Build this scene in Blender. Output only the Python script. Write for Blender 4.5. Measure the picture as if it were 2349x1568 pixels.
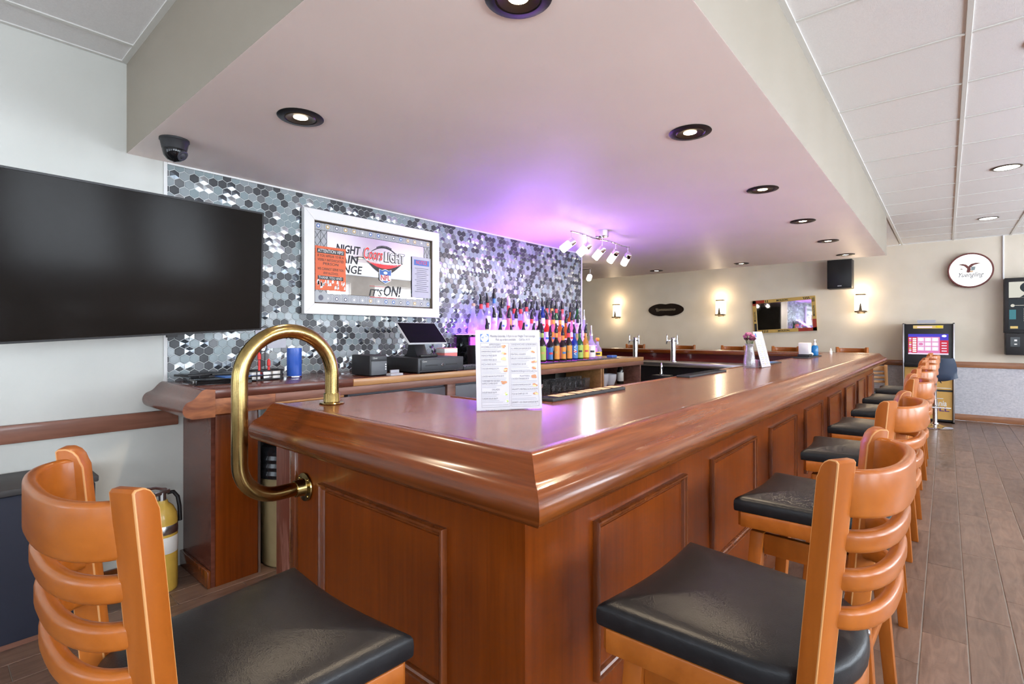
import bpy, bmesh, math, random
from mathutils import Vector, Matrix
for o in list(bpy.data.objects): bpy.data.objects.remove(o, do_unlink=True)
SC = bpy.context.scene
COL = SC.collection
PI = math.pi
RND = random.Random(11)

# ------------------------------------------------------------------ camera, world, light
cam_d = bpy.data.cameras.new('camera'); cam = bpy.data.objects.new('camera', cam_d); COL.objects.link(cam)
cam.location = (0, 0, 1.35); cam.rotation_euler = (PI/2, 0, math.radians(40.52))
cam_d.sensor_width = 36; cam_d.lens = 17.848; cam_d.shift_y = -19/2349; cam_d.clip_start = .02
SC.camera = cam
SC.view_settings.view_transform = 'Standard'; SC.view_settings.look = 'None'
SC.view_settings.exposure = 0.72; SC.view_settings.gamma = 1.0; SC.view_settings.use_curve_mapping = False
W = bpy.data.worlds.new('world'); SC.world = W; W.use_nodes = True
W.node_tree.nodes['Background'].inputs[0].default_value = (.75, .86, 1, 1)
W.node_tree.nodes['Background'].inputs[1].default_value = 1.0

def light(name, kind, loc, energy, color, size=.1, size_y=None, aim=None, spot=None, blend=.5):
    d = bpy.data.lights.new(name, kind); d.energy = energy; d.color = color
    if kind == 'AREA':
        d.size = size
        if size_y: d.shape = 'RECTANGLE'; d.size_y = size_y
    else: d.shadow_soft_size = size
    if spot: d.spot_size = math.radians(spot); d.spot_blend = blend
    o = bpy.data.objects.new(name, d); COL.objects.link(o); o.location = loc
    if aim is not None:
        o.rotation_euler = Vector(aim).to_track_quat('-Z', 'Y').to_euler()
    o['kind'] = 'helper'
    return o
cy = SC.cycles
cy.max_bounces = 5; cy.diffuse_bounces = 3; cy.glossy_bounces = 3; cy.transmission_bounces = 2; cy.transparent_max_bounces = 6
cy.use_adaptive_sampling = True; cy.adaptive_threshold = .07; cy.adaptive_min_samples = 12; cy.denoising_prefilter = 'FAST'
cy.caustics_reflective = False; cy.caustics_refractive = False; cy.sample_clamp_indirect = 4.0
# daylight entering by the windows of the wall behind the camera and of the wall across the room
DAY = (.82, .91, 1.0)
WIN_R = [(-2.0, 1.9), (.7, 1.9), (3.4, 1.9), (6.1, 1.9), (8.6, 1.7)]        # centre Y, width, on the wall x = 4.6
WIN_B = [(-2.9, 1.5), (-.9, 1.5), (1.2, 1.6), (3.2, 1.6)]                                  # centre X, width, on the wall y = -3.6
for i, (y, w) in enumerate(WIN_R):
    light('daylight', 'AREA', (4.66, y, 1.66), 108*w/1.9, DAY, w-.1, 1.85, (-1, 0, .45))
for i, (x, w) in enumerate(WIN_B):
    light('daylight', 'AREA', (x, -3.66, 1.6), 17*w/1.5, DAY, w-.1, 1.5, (0, 1, .45))

# ------------------------------------------------------------------ materials
MATS = {}
def nt(name):
    m = bpy.data.materials.new(name); m.use_nodes = True; MATS[name] = m
    return m, m.node_tree.nodes, m.node_tree.links, m.node_tree.nodes['Principled BSDF']
def plain(name, col, rough=.5, metal=0, spec=.5, coat=0, emit=None, estr=0, alpha=1, trans=0, ior=1.45):
    m, n, l, b = nt(name)
    b.inputs['Base Color'].default_value = (*col, 1); b.inputs['Roughness'].default_value = rough
    b.inputs['Metallic'].default_value = metal; b.inputs['Specular IOR Level'].default_value = spec
    b.inputs['Coat Weight'].default_value = coat; b.inputs['Coat Roughness'].default_value = .12
    b.inputs['Transmission Weight'].default_value = trans; b.inputs['IOR'].default_value = ior
    b.inputs['Alpha'].default_value = alpha
    if emit: b.inputs['Emission Color'].default_value = (*emit, 1); b.inputs['Emission Strength'].default_value = estr
    return m
def noisy(name, c1, c2, rough=.6, scale=(8, 8, 8), detail=4, bump=0, bscale=60, coat=0, metal=0, spec=.5, rvar=0, rnd=0, dist=0, lo=.35, hi=.65, cr=.1):
    m, n, l, b = nt(name)
    tc = n.new('ShaderNodeTexCoord'); mp = n.new('ShaderNodeMapping'); mp.inputs['Scale'].default_value = scale
    l.new(tc.outputs['Object'], mp.inputs['Vector'])
    oi = n.new('ShaderNodeObjectInfo')
    vm = n.new('ShaderNodeVectorMath'); vm.operation = 'ADD'
    sc = n.new('ShaderNodeVectorMath'); sc.operation = 'SCALE'; sc.inputs['Scale'].default_value = 37.0 if rnd else 0.0
    l.new(oi.outputs['Random'], sc.inputs[0]); l.new(mp.outputs[0], vm.inputs[0]); l.new(sc.outputs[0], vm.inputs[1])
    nz = n.new('ShaderNodeTexNoise'); nz.inputs['Scale'].default_value = 1; nz.inputs['Detail'].default_value = min(detail, 3)
    nz.inputs['Roughness'].default_value = .6; nz.inputs['Distortion'].default_value = dist
    l.new(vm.outputs[0], nz.inputs['Vector'])
    rp = n.new('ShaderNodeValToRGB'); rp.color_ramp.elements[0].position = lo; rp.color_ramp.elements[1].position = hi
    rp.color_ramp.elements[0].color = (*c1, 1); rp.color_ramp.elements[1].color = (*c2, 1)
    l.new(nz.outputs['Fac'], rp.inputs[0])
    if rnd:
        hs = n.new('ShaderNodeHueSaturation'); mr = n.new('ShaderNodeMapRange')
        mr.inputs['To Min'].default_value = 1-rnd; mr.inputs['To Max'].default_value = 1+rnd
        l.new(oi.outputs['Random'], mr.inputs['Value']); l.new(mr.outputs[0], hs.inputs['Value'])
        l.new(rp.outputs[0], hs.inputs['Color']); l.new(hs.outputs[0], b.inputs['Base Color'])
    else: l.new(rp.outputs[0], b.inputs['Base Color'])
    b.inputs['Roughness'].default_value = rough; b.inputs['Coat Weight'].default_value = coat
    b.inputs['Coat Roughness'].default_value = cr; b.inputs['Metallic'].default_value = metal
    b.inputs['Specular IOR Level'].default_value = spec
    if rvar > .07:
        n2 = n.new('ShaderNodeTexNoise'); n2.inputs['Scale'].default_value = 9; n2.inputs['Detail'].default_value = 1
        l.new(tc.outputs['Object'], n2.inputs['Vector'])
        m2 = n.new('ShaderNodeMapRange'); m2.inputs['To Min'].default_value = max(.02, rough-rvar); m2.inputs['To Max'].default_value = rough+rvar
        l.new(n2.outputs['Fac'], m2.inputs['Value']); l.new(m2.outputs[0], b.inputs['Roughness'])
    if bump:
        n3 = n.new('ShaderNodeTexNoise'); n3.inputs['Scale'].default_value = bscale; n3.inputs['Detail'].default_value = 1
        l.new(tc.outputs['Object'], n3.inputs['Vector'])
        bp = n.new('ShaderNodeBump'); bp.inputs['Strength'].default_value = bump; bp.inputs['Distance'].default_value = .004
        l.new(n3.outputs['Fac'], bp.inputs['Height']); l.new(bp.outputs[0], b.inputs['Normal'])
    return m
def glassy(name, col, clear=.5, gloss=.12, dens=1.0):
    """container glass: part see-through, part scattering, with a glossy skin"""
    m, n, l, b = nt(name); n.remove(b); out = n['Material Output']
    t = n.new('ShaderNodeBsdfTransparent'); t.inputs[0].default_value = (*[c**.5 for c in col], 1)
    d = n.new('ShaderNodeBsdfTranslucent'); d.inputs[0].default_value = (*col, 1)
    d2 = n.new('ShaderNodeBsdfDiffuse'); d2.inputs[0].default_value = (*col, 1)
    g = n.new('ShaderNodeBsdfGlossy'); g.inputs['Roughness'].default_value = .06
    a = n.new('ShaderNodeMixShader'); a.inputs[0].default_value = .45; l.new(d.outputs[0], a.inputs[1]); l.new(d2.outputs[0], a.inputs[2])
    c = n.new('ShaderNodeMixShader'); c.inputs[0].default_value = clear; l.new(a.outputs[0], c.inputs[1]); l.new(t.outputs[0], c.inputs[2])
    f = n.new('ShaderNodeLayerWeight'); pw = n.new('ShaderNodeMath'); pw.operation = 'POWER'; pw.inputs[1].default_value = 3.5; l.new(f.outputs['Facing'], pw.inputs[0])
    ad = n.new('ShaderNodeMath'); ad.operation = 'MULTIPLY_ADD'; ad.use_clamp = True; ad.inputs[1].default_value = .7; ad.inputs[2].default_value = gloss*.35; l.new(pw.outputs[0], ad.inputs[0])
    e = n.new('ShaderNodeMixShader'); l.new(ad.outputs[0], e.inputs[0]); l.new(c.outputs[0], e.inputs[1]); l.new(g.outputs[0], e.inputs[2])
    l.new(e.outputs[0], out.inputs[0]); return m
def lit(name, col, s):
    m, n, l, b = nt(name); n.remove(b); e = n.new('ShaderNodeEmission'); e.inputs[0].default_value = (*col, 1); e.inputs[1].default_value = s
    l.new(e.outputs[0], n['Material Output'].inputs[0]); return m

noisy('wall_paint', (.72, .64, .52), (.76, .68, .56), .55, (3, 3, 3), 1)
noisy('wall_paint_pale', (.585, .58, .535), (.615, .61, .565), .5, (3, 3, 3), 1)
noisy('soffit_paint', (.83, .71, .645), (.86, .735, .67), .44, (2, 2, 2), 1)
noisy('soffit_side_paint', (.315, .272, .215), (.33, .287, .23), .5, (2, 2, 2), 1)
noisy('ceiling_board', (.80, .78, .765), (.86, .84, .825), .85, (160, 160, 160), 4, bump=.25, bscale=260, rnd=.02)
plain('ceiling_bar', (.72, .71, .67), .4)
noisy('wainscot', (.46, .45, .49), (.60, .58, .62), .8, (40, 40, 55), 5, bump=.3, bscale=90)
noisy('floor_plank', (.105, .060, .043), (.20, .125, .092), .36, (22, 3.2, 22), 7, bump=.08, bscale=90, rnd=.16, dist=1.6, lo=.28, hi=.74, rvar=.08)
plain('floor_grout', (.34, .31, .29), .8)
noisy('bar_wood', (.145, .026, .0015), (.215, .042, .003), .30, (55, 55, 2.2), 5, coat=.12, spec=.3, rvar=.05, dist=.5, lo=.3, hi=.72)
noisy('bar_wood_y', (.125, .027, .004), (.215, .056, .009), .24, (46, 2.0, 46), 5, coat=.25, spec=.35, rvar=.06, dist=.6)
noisy('bar_wood_x', (.10, .0215, .0035), (.17, .041, .0075), .24, (2.0, 46, 46), 5, coat=.25, spec=.35, rvar=.06, dist=.6)
noisy('bar_top_wood', (.15, .044, .016), (.225, .074, .028), .21, (30, 2.4, 30), 5, coat=.12, spec=.38, rvar=.04, dist=.5)
noisy('bar_worn_wood', (.13, .030, .014), (.42, .20, .15), .42, (22, 22, 3.5), 6, dist=.9, lo=.5, hi=.82, spec=.35)
noisy('moulding_wood', (.115, .026, .006), (.19, .048, .010), .22, (30, 30, 3), 4, coat=.5)
noisy('dark_counter_wood', (.088, .026, .016), (.155, .050, .032), .25, (24, 2, 24), 5, coat=.15, spec=.35, dist=.5)
noisy('cut_end_wood', (.16, .045, .02), (.36, .13, .05), .45, (7, 7, 22), 5, dist=.8)
noisy('edge_wood', (.36, .165, .055), (.50, .25, .095), .38, (20, 2, 20), 6, coat=.2, dist=.4)
noisy('apron_wood', (.18, .075, .05), (.28, .125, .09), .4, (20, 2, 20), 6, dist=.4)
noisy('stool_wood', (.30, .078, .009), (.385, .110, .016), .36, (14, 14, 2.2), 4, coat=.05, spec=.3, rvar=.05, rnd=.05, dist=.5, cr=.16)
noisy('stool_wood_bent', (.30, .078, .009), (.385, .110, .016), .30, (2.2, 14, 14), 4, coat=.10, spec=.3, rvar=.05, rnd=.05, dist=.5, cr=.16)
plain('worn_edge', (.52, .25, .09), .45)
noisy('chair_wood_pale', (.46, .22, .08), (.55, .28, .11), .4, (14, 14, 3), 4, coat=.2)
noisy('trim_wood', (.23, .085, .035), (.34, .14, .058), .4, (2, 2, 26), 5, coat=.25, dist=.4)
noisy('trim_wood_left', (.20, .080, .050), (.28, .118, .075), .4, (2, 2, 26), 5, coat=.25, dist=.4)
noisy('vinyl', (.0085, .0085, .010), (.012, .012, .014), .34, (30, 30, 30), 3, bump=.10, bscale=420, spec=.27)
noisy('brass', (.33, .235, .085), (.47, .345, .14), .20, (16, 16, 9), 5, metal=1, rvar=.09, bump=.015, bscale=120, dist=.8)
plain('chrome', (.82, .82, .84), .08, 1); plain('steel', (.62, .62, .63), .28, 1)
plain('black', (.012, .012, .013), .4); plain('black_gloss', (.006, .006, .007), .06, spec=.4)
plain('black_plastic', (.018, .018, .02), .5); plain('rubber', (.035, .036, .042), .7)
plain('tv_screen', (.012, .010, .009), .14, spec=.08); plain('tv_shell', (.015, .015, .016), .4)
plain('white', (.82, .82, .83), .4); plain('white_paint', (.80, .79, .77), .35); plain('paper', (.46, .465, .52), .6)
plain('mirror', (.86, .86, .87), .02, 1); plain('mirror_dim', (.78, .78, .80), .03, 1)
plain('grout', (.78, .79, .78), .8)
plain('tile_dark', (.052, .054, .058), .38, spec=.4); plain('tile_mid', (.135, .14, .145), .34)
plain('tile_light', (.235, .29, .30), .28); plain('tile_pale', (.285, .32, .33), .2)
plain('tile_mirror_dark', (.15, .17, .19), .13, .75); plain('tile_mirror', (.56, .61, .63), .13, .8)
noisy('room_wall', (.30, .27, .235), (.36, .325, .285), .6, (3, 3, 3)); plain('screen_off', (.006, .006, .007), .22, spec=.04)
plain('navy', (.020, .024, .042), .75); plain('charcoal_top', (.045, .043, .045), .55)
plain('bronze', (.10, .075, .05), .35, .6)
noisy('yellow_paint', (.62, .39, .06), (.68, .44, .08), .32, (9, 9, 9), coat=.3)
noisy('bin_beige', (.24, .18, .085), (.30, .23, .115), .6, (6, 6, 4), 5)
plain('bag_black', (.012, .012, .014), .18)
plain('cooler_grey', (.11, .105, .125), .35); plain('dark_inside', (.02, .012, .010), .7); plain('red_board', (.11, .012, .012), .3, coat=.3)
plain('pos_grey', (.11, .12, .135), .45); plain('pos_dark', (.05, .053, .06), .45)
plain('blue_cup', (.03, .10, .46), .25, coat=.4); plain('blue_print', (.05, .14, .42), .5); plain('red_print', (.55, .03, .03), .5)
plain('orange_print', (.72, .13, .035), .45); plain('coors_red', (.75, .03, .035), .4); plain('ink', (.02, .02, .022), .5)
plain('ink_grey', (.15, .15, .19), .6); plain('ink_faint', (.30, .30, .35), .6); plain('gold_print', (.55, .36, .10), .45); plain('silver_print', (.40, .41, .42), .4)
plain('red_frame', (.33, .035, .02), .4); plain('food_brown', (.45, .22, .12), .7); plain('food_tan', (.72, .48, .28), .7)
plain('pink_box', (.75, .22, .20), .6); plain('seat_blue', (.035, .05, .085), .4); plain('clock_rim', (.16, .045, .04), .35)
plain('oval_sign', (.018, .011, .008), .22, coat=.4); plain('oval_letter', (.16, .12, .07), .5)
plain('skill_wood', (.62, .36, .10), .5); plain('purple_print', (.10, .03, .16), .5); plain('yellow_print', (.80, .62, .02), .5)
plain('green_stem', (.07, .10, .03), .6); plain('petal_pink', (.50, .17, .28), .6); plain('petal_wine', (.12, .02, .05), .6)
plain('label_white', (.78, .77, .74), .5); plain('label_orange', (.78, .30, .05), .5); plain('label_green', (.35, .50, .10), .5)
plain('label_blue', (.06, .20, .48), .45); plain('label_yellow', (.80, .55, .06), .5); plain('label_red', (.66, .05, .06), .45)
plain('pour_black', (.012, .012, .015), .3); plain('cork', (.60, .42, .24), .7); plain('pour_pink', (.62, .40, .55), .4)
glassy('glass_clear', (.84, .83, .96), .72); glassy('glass_thin', (.9, .9, .92), .93); glassy('glass_green', (.04, .22, .06), .25); glassy('glass_dark', (.05, .035, .03), .2)
glassy('glass_blue', (.03, .09, .42), .3); glassy('glass_amber', (.62, .22, .03), .35); glassy('glass_red', (.75, .04, .03), .3)
glassy('glass_pink', (.80, .35, .42), .4); glassy('glass_vase', (.86, .84, .88), .8); glassy('acrylic', (.90, .90, .92), .88, .05)
glassy('sanitizer_blue', (.03, .32, .72), .2); glassy('liquid_gold', (.70, .42, .06), .35)
plain('plate_white', (.72, .73, .78), .35)
lit('lamp_warm', (1, .80, .52), 14); lit('lamp_panel', (1, .92, .80), 5.0); lit('lamp_glass', (1, .88, .74), 6.0); lit('sconce_glow', (1, .82, .56), 3.6)
lit('led_purple', (.26, .05, 1), 15.0); lit('led_magenta', (.62, .10, .95), 1.6); lit('screen_white', (1, .99, .97), 1.15); lit('screen_art', (.93, .93, .88), .85)
lit('screen_blue', (.10, .08, .62), 0.62); lit('screen_pink', (.80, .25, .50), 0.62); lit('screen_red', (.70, .06, .10), 0.56); lit('screen_pale', (.92, .78, .95), 0.62)
lit('screen_gold', (.85, .62, .25), 0.56); lit('screen_dark', (.03, .035, .04), 1.0); lit('screen_cream', (.80, .78, .68), 0.56); lit('screen_teal', (.12, .36, .42), 0.43)

# ------------------------------------------------------------------ mesh helpers
def BM(): return bmesh.new()
def _add(bm, verts, faces, mi=0, smooth=False):
    vs = [bm.verts.new(v) for v in verts]
    out = []
    for f in faces:
        try: fc = bm.faces.new([vs[i] for i in f])
        except ValueError: continue
        fc.material_index = mi; fc.smooth = smooth; out.append(fc)
    return vs, out
def box(bm, lo, hi, bev=0, mi=0, seg=2, M=None, bmi=None):
    t = bmesh.new()
    x0, y0, z0 = [min(a, b) for a, b in zip(lo, hi)]; x1, y1, z1 = [max(a, b) for a, b in zip(lo, hi)]
    _add(t, [(x0,y0,z0),(x1,y0,z0),(x1,y1,z0),(x0,y1,z0),(x0,y0,z1),(x1,y0,z1),(x1,y1,z1),(x0,y1,z1)],
         [(0,3,2,1),(4,5,6,7),(0,1,5,4),(1,2,6,5),(2,3,7,6),(3,0,4,7)], mi)
    if bev:
        r = bmesh.ops.bevel(t, geom=t.edges[:], offset=bev, segments=seg, profile=.5, affect='EDGES', material=-1 if bmi is None else bmi)
    merge(bm, t, M); return bm
def merge(bm, t, M=None):
    if M is not None: t.transform(M)
    mp = {v: bm.verts.new(v.co) for v in t.verts}
    for f in t.faces:
        try: g = bm.faces.new([mp[v] for v in f.verts])
        except ValueError: continue
        g.material_index = f.material_index; g.smooth = f.smooth
    t.free()
def frame_of(axis):
    a = Vector(axis).normalized(); u = Vector((0,0,1)) if abs(a.z) < .9 else Vector((1,0,0))
    s = a.cross(u).normalized(); return a, s, s.cross(a).normalized()
def cyl(bm, p0, p1, r0, r1=None, seg=16, mi=0, caps=True):
    r1 = r0 if r1 is None else r1; p0, p1 = Vector(p0), Vector(p1); a, s, t = frame_of(p1-p0)
    vs = []
    for p, r in ((p0, r0), (p1, r1)):
        for i in range(seg):
            an = 2*PI*i/seg; vs.append(p+s*(r*math.cos(an))+t*(r*math.sin(an)))
    fs = [(i, (i+1)%seg, seg+(i+1)%seg, seg+i) for i in range(seg)]
    if caps: fs += [tuple(range(seg))[::-1], tuple(range(seg, 2*seg))]
    _add(bm, vs, fs, mi); return bm
def lathe(bm, prof, seg=20, c=(0,0,0), mi=0, M=None, sx=1, sy=1, mis=None):
    t = bmesh.new(); rings = []
    for r, z in prof:
        if r < 1e-6: rings.append([t.verts.new((c[0], c[1], c[2]+z))])
        else: rings.append([t.verts.new((c[0]+sx*r*math.cos(2*PI*i/seg), c[1]+sy*r*math.sin(2*PI*i/seg), c[2]+z)) for i in range(seg)])
    for k in range(len(rings)-1):
        a, b = rings[k], rings[k+1]; m = mis[k] if mis else mi
        for i in range(seg):
            j = (i+1)%seg
            if len(a) == 1 and len(b) == 1: continue
            if len(a) == 1: f = t.faces.new((a[0], b[j], b[i]))
            elif len(b) == 1: f = t.faces.new((a[i], a[j], b[0]))
            else: f = t.faces.new((a[i], a[j], b[j], b[i]))
            f.material_index = m
    merge(bm, t, M); return bm
def tube(bm, pts, r, seg=12, mi=0, caps=True):
    pts = [Vector(p) for p in pts]; n = len(pts); rs = r if isinstance(r, (list, tuple)) else [r]*n
    tg = [(pts[min(i+1, n-1)]-pts[max(i-1, 0)]).normalized() for i in range(n)]
    _, s, _ = frame_of(tg[0]); vs = []
    for i in range(n):
        s = (s-tg[i]*s.dot(tg[i])).normalized(); t = tg[i].cross(s)
        for k in range(seg):
            a = 2*PI*k/seg; vs.append(pts[i]+s*(rs[i]*math.cos(a))+t*(rs[i]*math.sin(a)))
    fs = [(i*seg+k, i*seg+(k+1)%seg, (i+1)*seg+(k+1)%seg, (i+1)*seg+k) for i in range(n-1) for k in range(seg)]
    if caps: fs += [tuple(range(seg))[::-1], tuple(range((n-1)*seg, n*seg))]
    _add(bm, vs, fs, mi); return bm
def sweep(bm, pts, sec, mi=0, caps=True, capmi=None):
    """sec: closed list of (side, up); side points to the right of travel, up is z"""
    pts = [Vector(p) for p in pts]; n = len(pts); m = len(sec); vs = []
    for i in range(n):
        a = (pts[i]-pts[i-1]).normalized() if i else (pts[1]-pts[0]).normalized()
        b = (pts[i+1]-pts[i]).normalized() if i < n-1 else a
        sa, sb = Vector((a.y, -a.x, 0)).normalized(), Vector((b.y, -b.x, 0)).normalized()
        s = (sa+sb).normalized(); k = 1/max(.3, s.dot(sa))
        for x, z in sec: vs.append(pts[i]+s*(x*k)+Vector((0,0,z)))
    fs = [(i*m+k, i*m+(k+1)%m, (i+1)*m+(k+1)%m, (i+1)*m+k) for i in range(n-1) for k in range(m)]
    v, _ = _add(bm, vs, fs, mi)
    if caps:
        for f in (tuple(range(m))[::-1], tuple(range((n-1)*m, n*m))):
            fc = bm.faces.new([v[i] for i in f]); fc.material_index = mi if capmi is None else capmi
    return bm
def prism(bm, poly, o, u, v, depth, mi=0, holes=None):
    """poly: 2D outline in the plane (o; u, v), extruded by depth along u x v"""
    o, u, v = Vector(o), Vector(u), Vector(v); w = u.cross(v).normalized()*depth; n = len(poly)
    a = [o+u*x+v*y for x, y in poly]; vs = a+[p+w for p in a]
    fs = [tuple(range(n))[::-1], tuple(range(n, 2*n))]+[(i, (i+1)%n, n+(i+1)%n, n+i) for i in range(n)]
    _add(bm, vs, fs, mi); return bm
def ring4(bm, o, u, v, w, h, bw, prof, mi=0):
    """mitred rectangular frame: outline w x h from corner o; prof = [(inset, height)], height along u x v"""
    o, u, v = Vector(o), Vector(u), Vector(v); nn = u.cross(v).normalized(); vs = []
    for ins, ht in prof:
        for x, y in ((ins, ins), (w-ins, ins), (w-ins, h-ins), (ins, h-ins)): vs.append(o+u*x+v*y+nn*ht)
    fs = [(k*4+i, k*4+(i+1)%4, (k+1)*4+(i+1)%4, (k+1)*4+i) for k in range(len(prof)-1) for i in range(4)]
    _add(bm, vs, fs, mi); return bm
def rrect(w, h, r, n=4):
    out = []
    for cx, cy, a0 in ((w/2-r, h/2-r, 0), (-w/2+r, h/2-r, 90), (-w/2+r, -h/2+r, 180), (w/2-r, -h/2+r, 270)):
        for i in range(n+1):
            a = math.radians(a0+90*i/n); out.append((cx+r*math.cos(a), cy+r*math.sin(a)))
    return out
def mesh_of(name, bm, mats, smooth=35):
    bmesh.ops.recalc_face_normals(bm, faces=bm.faces[:])
    me = bpy.data.meshes.new(name); bm.to_mesh(me); bm.free()
    for m in ([mats] if isinstance(mats, str) else mats): me.materials.append(MATS[m])
    if smooth:
        for p in me.polygons: p.use_smooth = True
        me.set_sharp_from_angle(angle=math.radians(smooth))
    return me
def link(name, me, parent=None, loc=None, rot=None):
    o = bpy.data.objects.new(name, me); COL.objects.link(o)
    if parent is not None: o.parent = parent
    if loc is not None: o.location = loc
    if rot is not None: o.rotation_euler = rot
    return o
def gloc(p):
    v = Vector((0,0,0))
    while p is not None: v += Vector(p.location); p = p.parent
    return v
def obj(name, bm, mats, parent=None, smooth=35, world=False):
    """link bm as one mesh object; world=True: the vertices are in world space, the parents unrotated"""
    if world and parent is not None: bm.transform(Matrix.Translation(-gloc(parent)))
    return link(name, mesh_of(name, bm, mats, smooth), parent)
def tag(o, label=None, cat=None, group=None, kind=None):
    if label: o['label'] = label
    if cat: o['category'] = cat
    if group: o['group'] = group
    if kind: o['kind'] = kind
    return o
def thing(name, label, cat, loc=(0,0,0), rz=0, group=None):
    o = bpy.data.objects.new(name, None); COL.objects.link(o); o.location = loc; o.rotation_euler = (0, 0, rz); o.empty_display_size = .1
    return tag(o, label, cat, group)
def solo(name, bm, mats, label, cat, group=None, smooth=35, at=None):
    """a thing that is one mesh; at = its base point (vertices in world space)"""
    if at is not None: bm.transform(Matrix.Translation(-Vector(at)))
    o = link(name, mesh_of(name, bm, mats, smooth), None, at); return tag(o, label, cat, group)
def struct(name, bm, mats, parent=None, smooth=35, label=None):
    o = obj(name, bm, mats, parent, smooth)
    if parent is None: o['kind'] = 'structure'
    if label: o['label'] = label
    return o
def clone(root, loc, rz, label, group=None):
    r = root.copy(); COL.objects.link(r); r.location = loc; r.rotation_euler = (0, 0, rz); r['label'] = label
    if group: r['group'] = group
    for ch in list(root.children):
        c = ch.copy(); COL.objects.link(c); c.parent = r
        for g in list(ch.children):
            d = g.copy(); COL.objects.link(d); d.parent = c
    return r
def text_bm(bm, body, o, u, v, size=None, width=None, mi=0, shear=0, off=0, align='LEFT', thick=.0006, squash=1):
    """lettering as a thin raised print; o = baseline start (or centre), u = reading direction, v = up"""
    cu = bpy.data.curves.new('lettering', 'FONT'); cu.body = body; cu.size = 1; cu.shear = shear; cu.offset = off; cu.align_x = align
    cu.resolution_u = 2; cu.fill_mode = 'FRONT'
    tmp = bpy.data.objects.new('lettering', cu); COL.objects.link(tmp)
    dg = bpy.context.evaluated_depsgraph_get(); me = bpy.data.meshes.new_from_object(tmp.evaluated_get(dg))
    bpy.data.objects.remove(tmp, do_unlink=True); bpy.data.curves.remove(cu)
    xs = [p.co.x for p in me.vertices]
    if not xs: return bm
    k = width/(max(xs)-min(xs)) if width else size
    x0 = (min(xs)+max(xs))/2 if align == 'CENTER' else (min(xs) if width else 0)
    o, u, v = Vector(o), Vector(u).normalized(), Vector(v).normalized(); w = u.cross(v).normalized()
    ky = size if size and width else k*squash
    vs = [o+u*((p.co.x-x0)*k)+v*(p.co.y*ky)+w*thick for p in me.vertices]
    _add(bm, vs, [tuple(p.vertices) for p in me.polygons], mi); bpy.data.meshes.remove(me); return bm
def quad(bm, o, u, v, x0, x1, y0, y1, mi=0, h=.0005):
    o, u, v = Vector(o), Vector(u), Vector(v); w = u.cross(v).normalized()*h
    _add(bm, [o+u*x+v*y+w for x, y in ((x0,y0),(x1,y0),(x1,y1),(x0,y1))], [(0,1,2,3)], mi); return bm
def poly(bm, o, u, v, pts, mi=0, h=.0005):
    o, u, v = Vector(o), Vector(u), Vector(v); w = u.cross(v).normalized()*h
    _add(bm, [o+u*x+v*y+w for x, y in pts], [tuple(range(len(pts)))], mi); return bm
# ------------------------------------------------------------------ the setting
XW, YF, ZC, ZS, SX, SY0, SY1 = -3.4, 10.6, 2.825, 2.334, -.566, .74, 7.893
XL, XR, YB, TILE0, TILE1, ZB = -8.0, 4.6, -3.6, .929, 5.28, 1.075
# floor
b = BM(); box(b, (XL, YB, -.1), (XR, YF, -.004)); floor = struct('floor', b, 'floor_grout')
PW, PLN = .157, .91
pk = {}; laid = []
def plank(x0, x1, y0, y1):
    laid.append((x0, x1, y0, y1))
    key = (round(x1-x0, 3), round(y1-y0, 3))
    if key not in pk:
        t = BM(); w, h = key; g = .0022
        box(t, (-w/2+g, -h/2+g*.6, -.008), (w/2-g, h/2-g*.6, 0), .0015, seg=1); pk[key] = mesh_of('plank', t, 'floor_plank', 30)
    return link('plank', pk[key], floor, ((x0+x1)/2, (y0+y1)/2, 0))
for k in range(-21, 8):
    x0 = -.084+PW*k; x1 = x0+PW
    j = 2.66+.303*(k+1); j -= math.floor((j+1.2)/PLN)*PLN
    ya, yb = (-1.2, YF-.02) if x0 > -.8 else (-1.2, 1.25)
    if x0 < -2.0: yb = 2.0
    if x1 < XW+.02: continue
    x0 = max(x0, XW+.012)
    y = j
    while y < yb:
        e = min(y+PLN, yb); s = max(y, ya)
        vis = (x0 > -.9 and s > .2) or x0 <= -.9
        if x0 > .5 and e < 4: vis = False
        if e-s > .06 and vis: plank(x0, x1, s, e)
        y += PLN
# the planks beyond: one joined part
more = BM()
for k in range(-22, 31):
    x0 = max(-.084+PW*k, XW+.012); x1 = min(-.084+PW*(k+1), XR-.02)
    if x1-x0 < .03: continue
    y = 2.66+.303*(k+1); y -= math.ceil((y-YB)/PLN)*PLN
    while y < YF-.02:
        s, e = max(y, YB+.01), min(y+PLN, YF-.02); y += PLN
        cx_, cy_ = (x0+x1)/2, (s+e)/2
        if any(q[0] < cx_ < q[1] and s < q[3]-.01 and e > q[2]+.01 for q in laid): 
            for q in laid:                                     # keep what sticks out past a laid plank
                if q[0] < cx_ < q[1] and s < q[3]-.01 and e > q[2]+.01:
                    if s < q[2]-.02: e = q[2]
                    elif e > q[3]+.02: s = q[3]
                    else: e = s
        if e-s > .05: box(more, (x0+.0022, s+.0014, -.008), (x1-.0022, e-.0014, -.0002))
o = obj('planks', more, 'floor_plank', floor, 0); o['kind'] = 'stuff'
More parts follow.
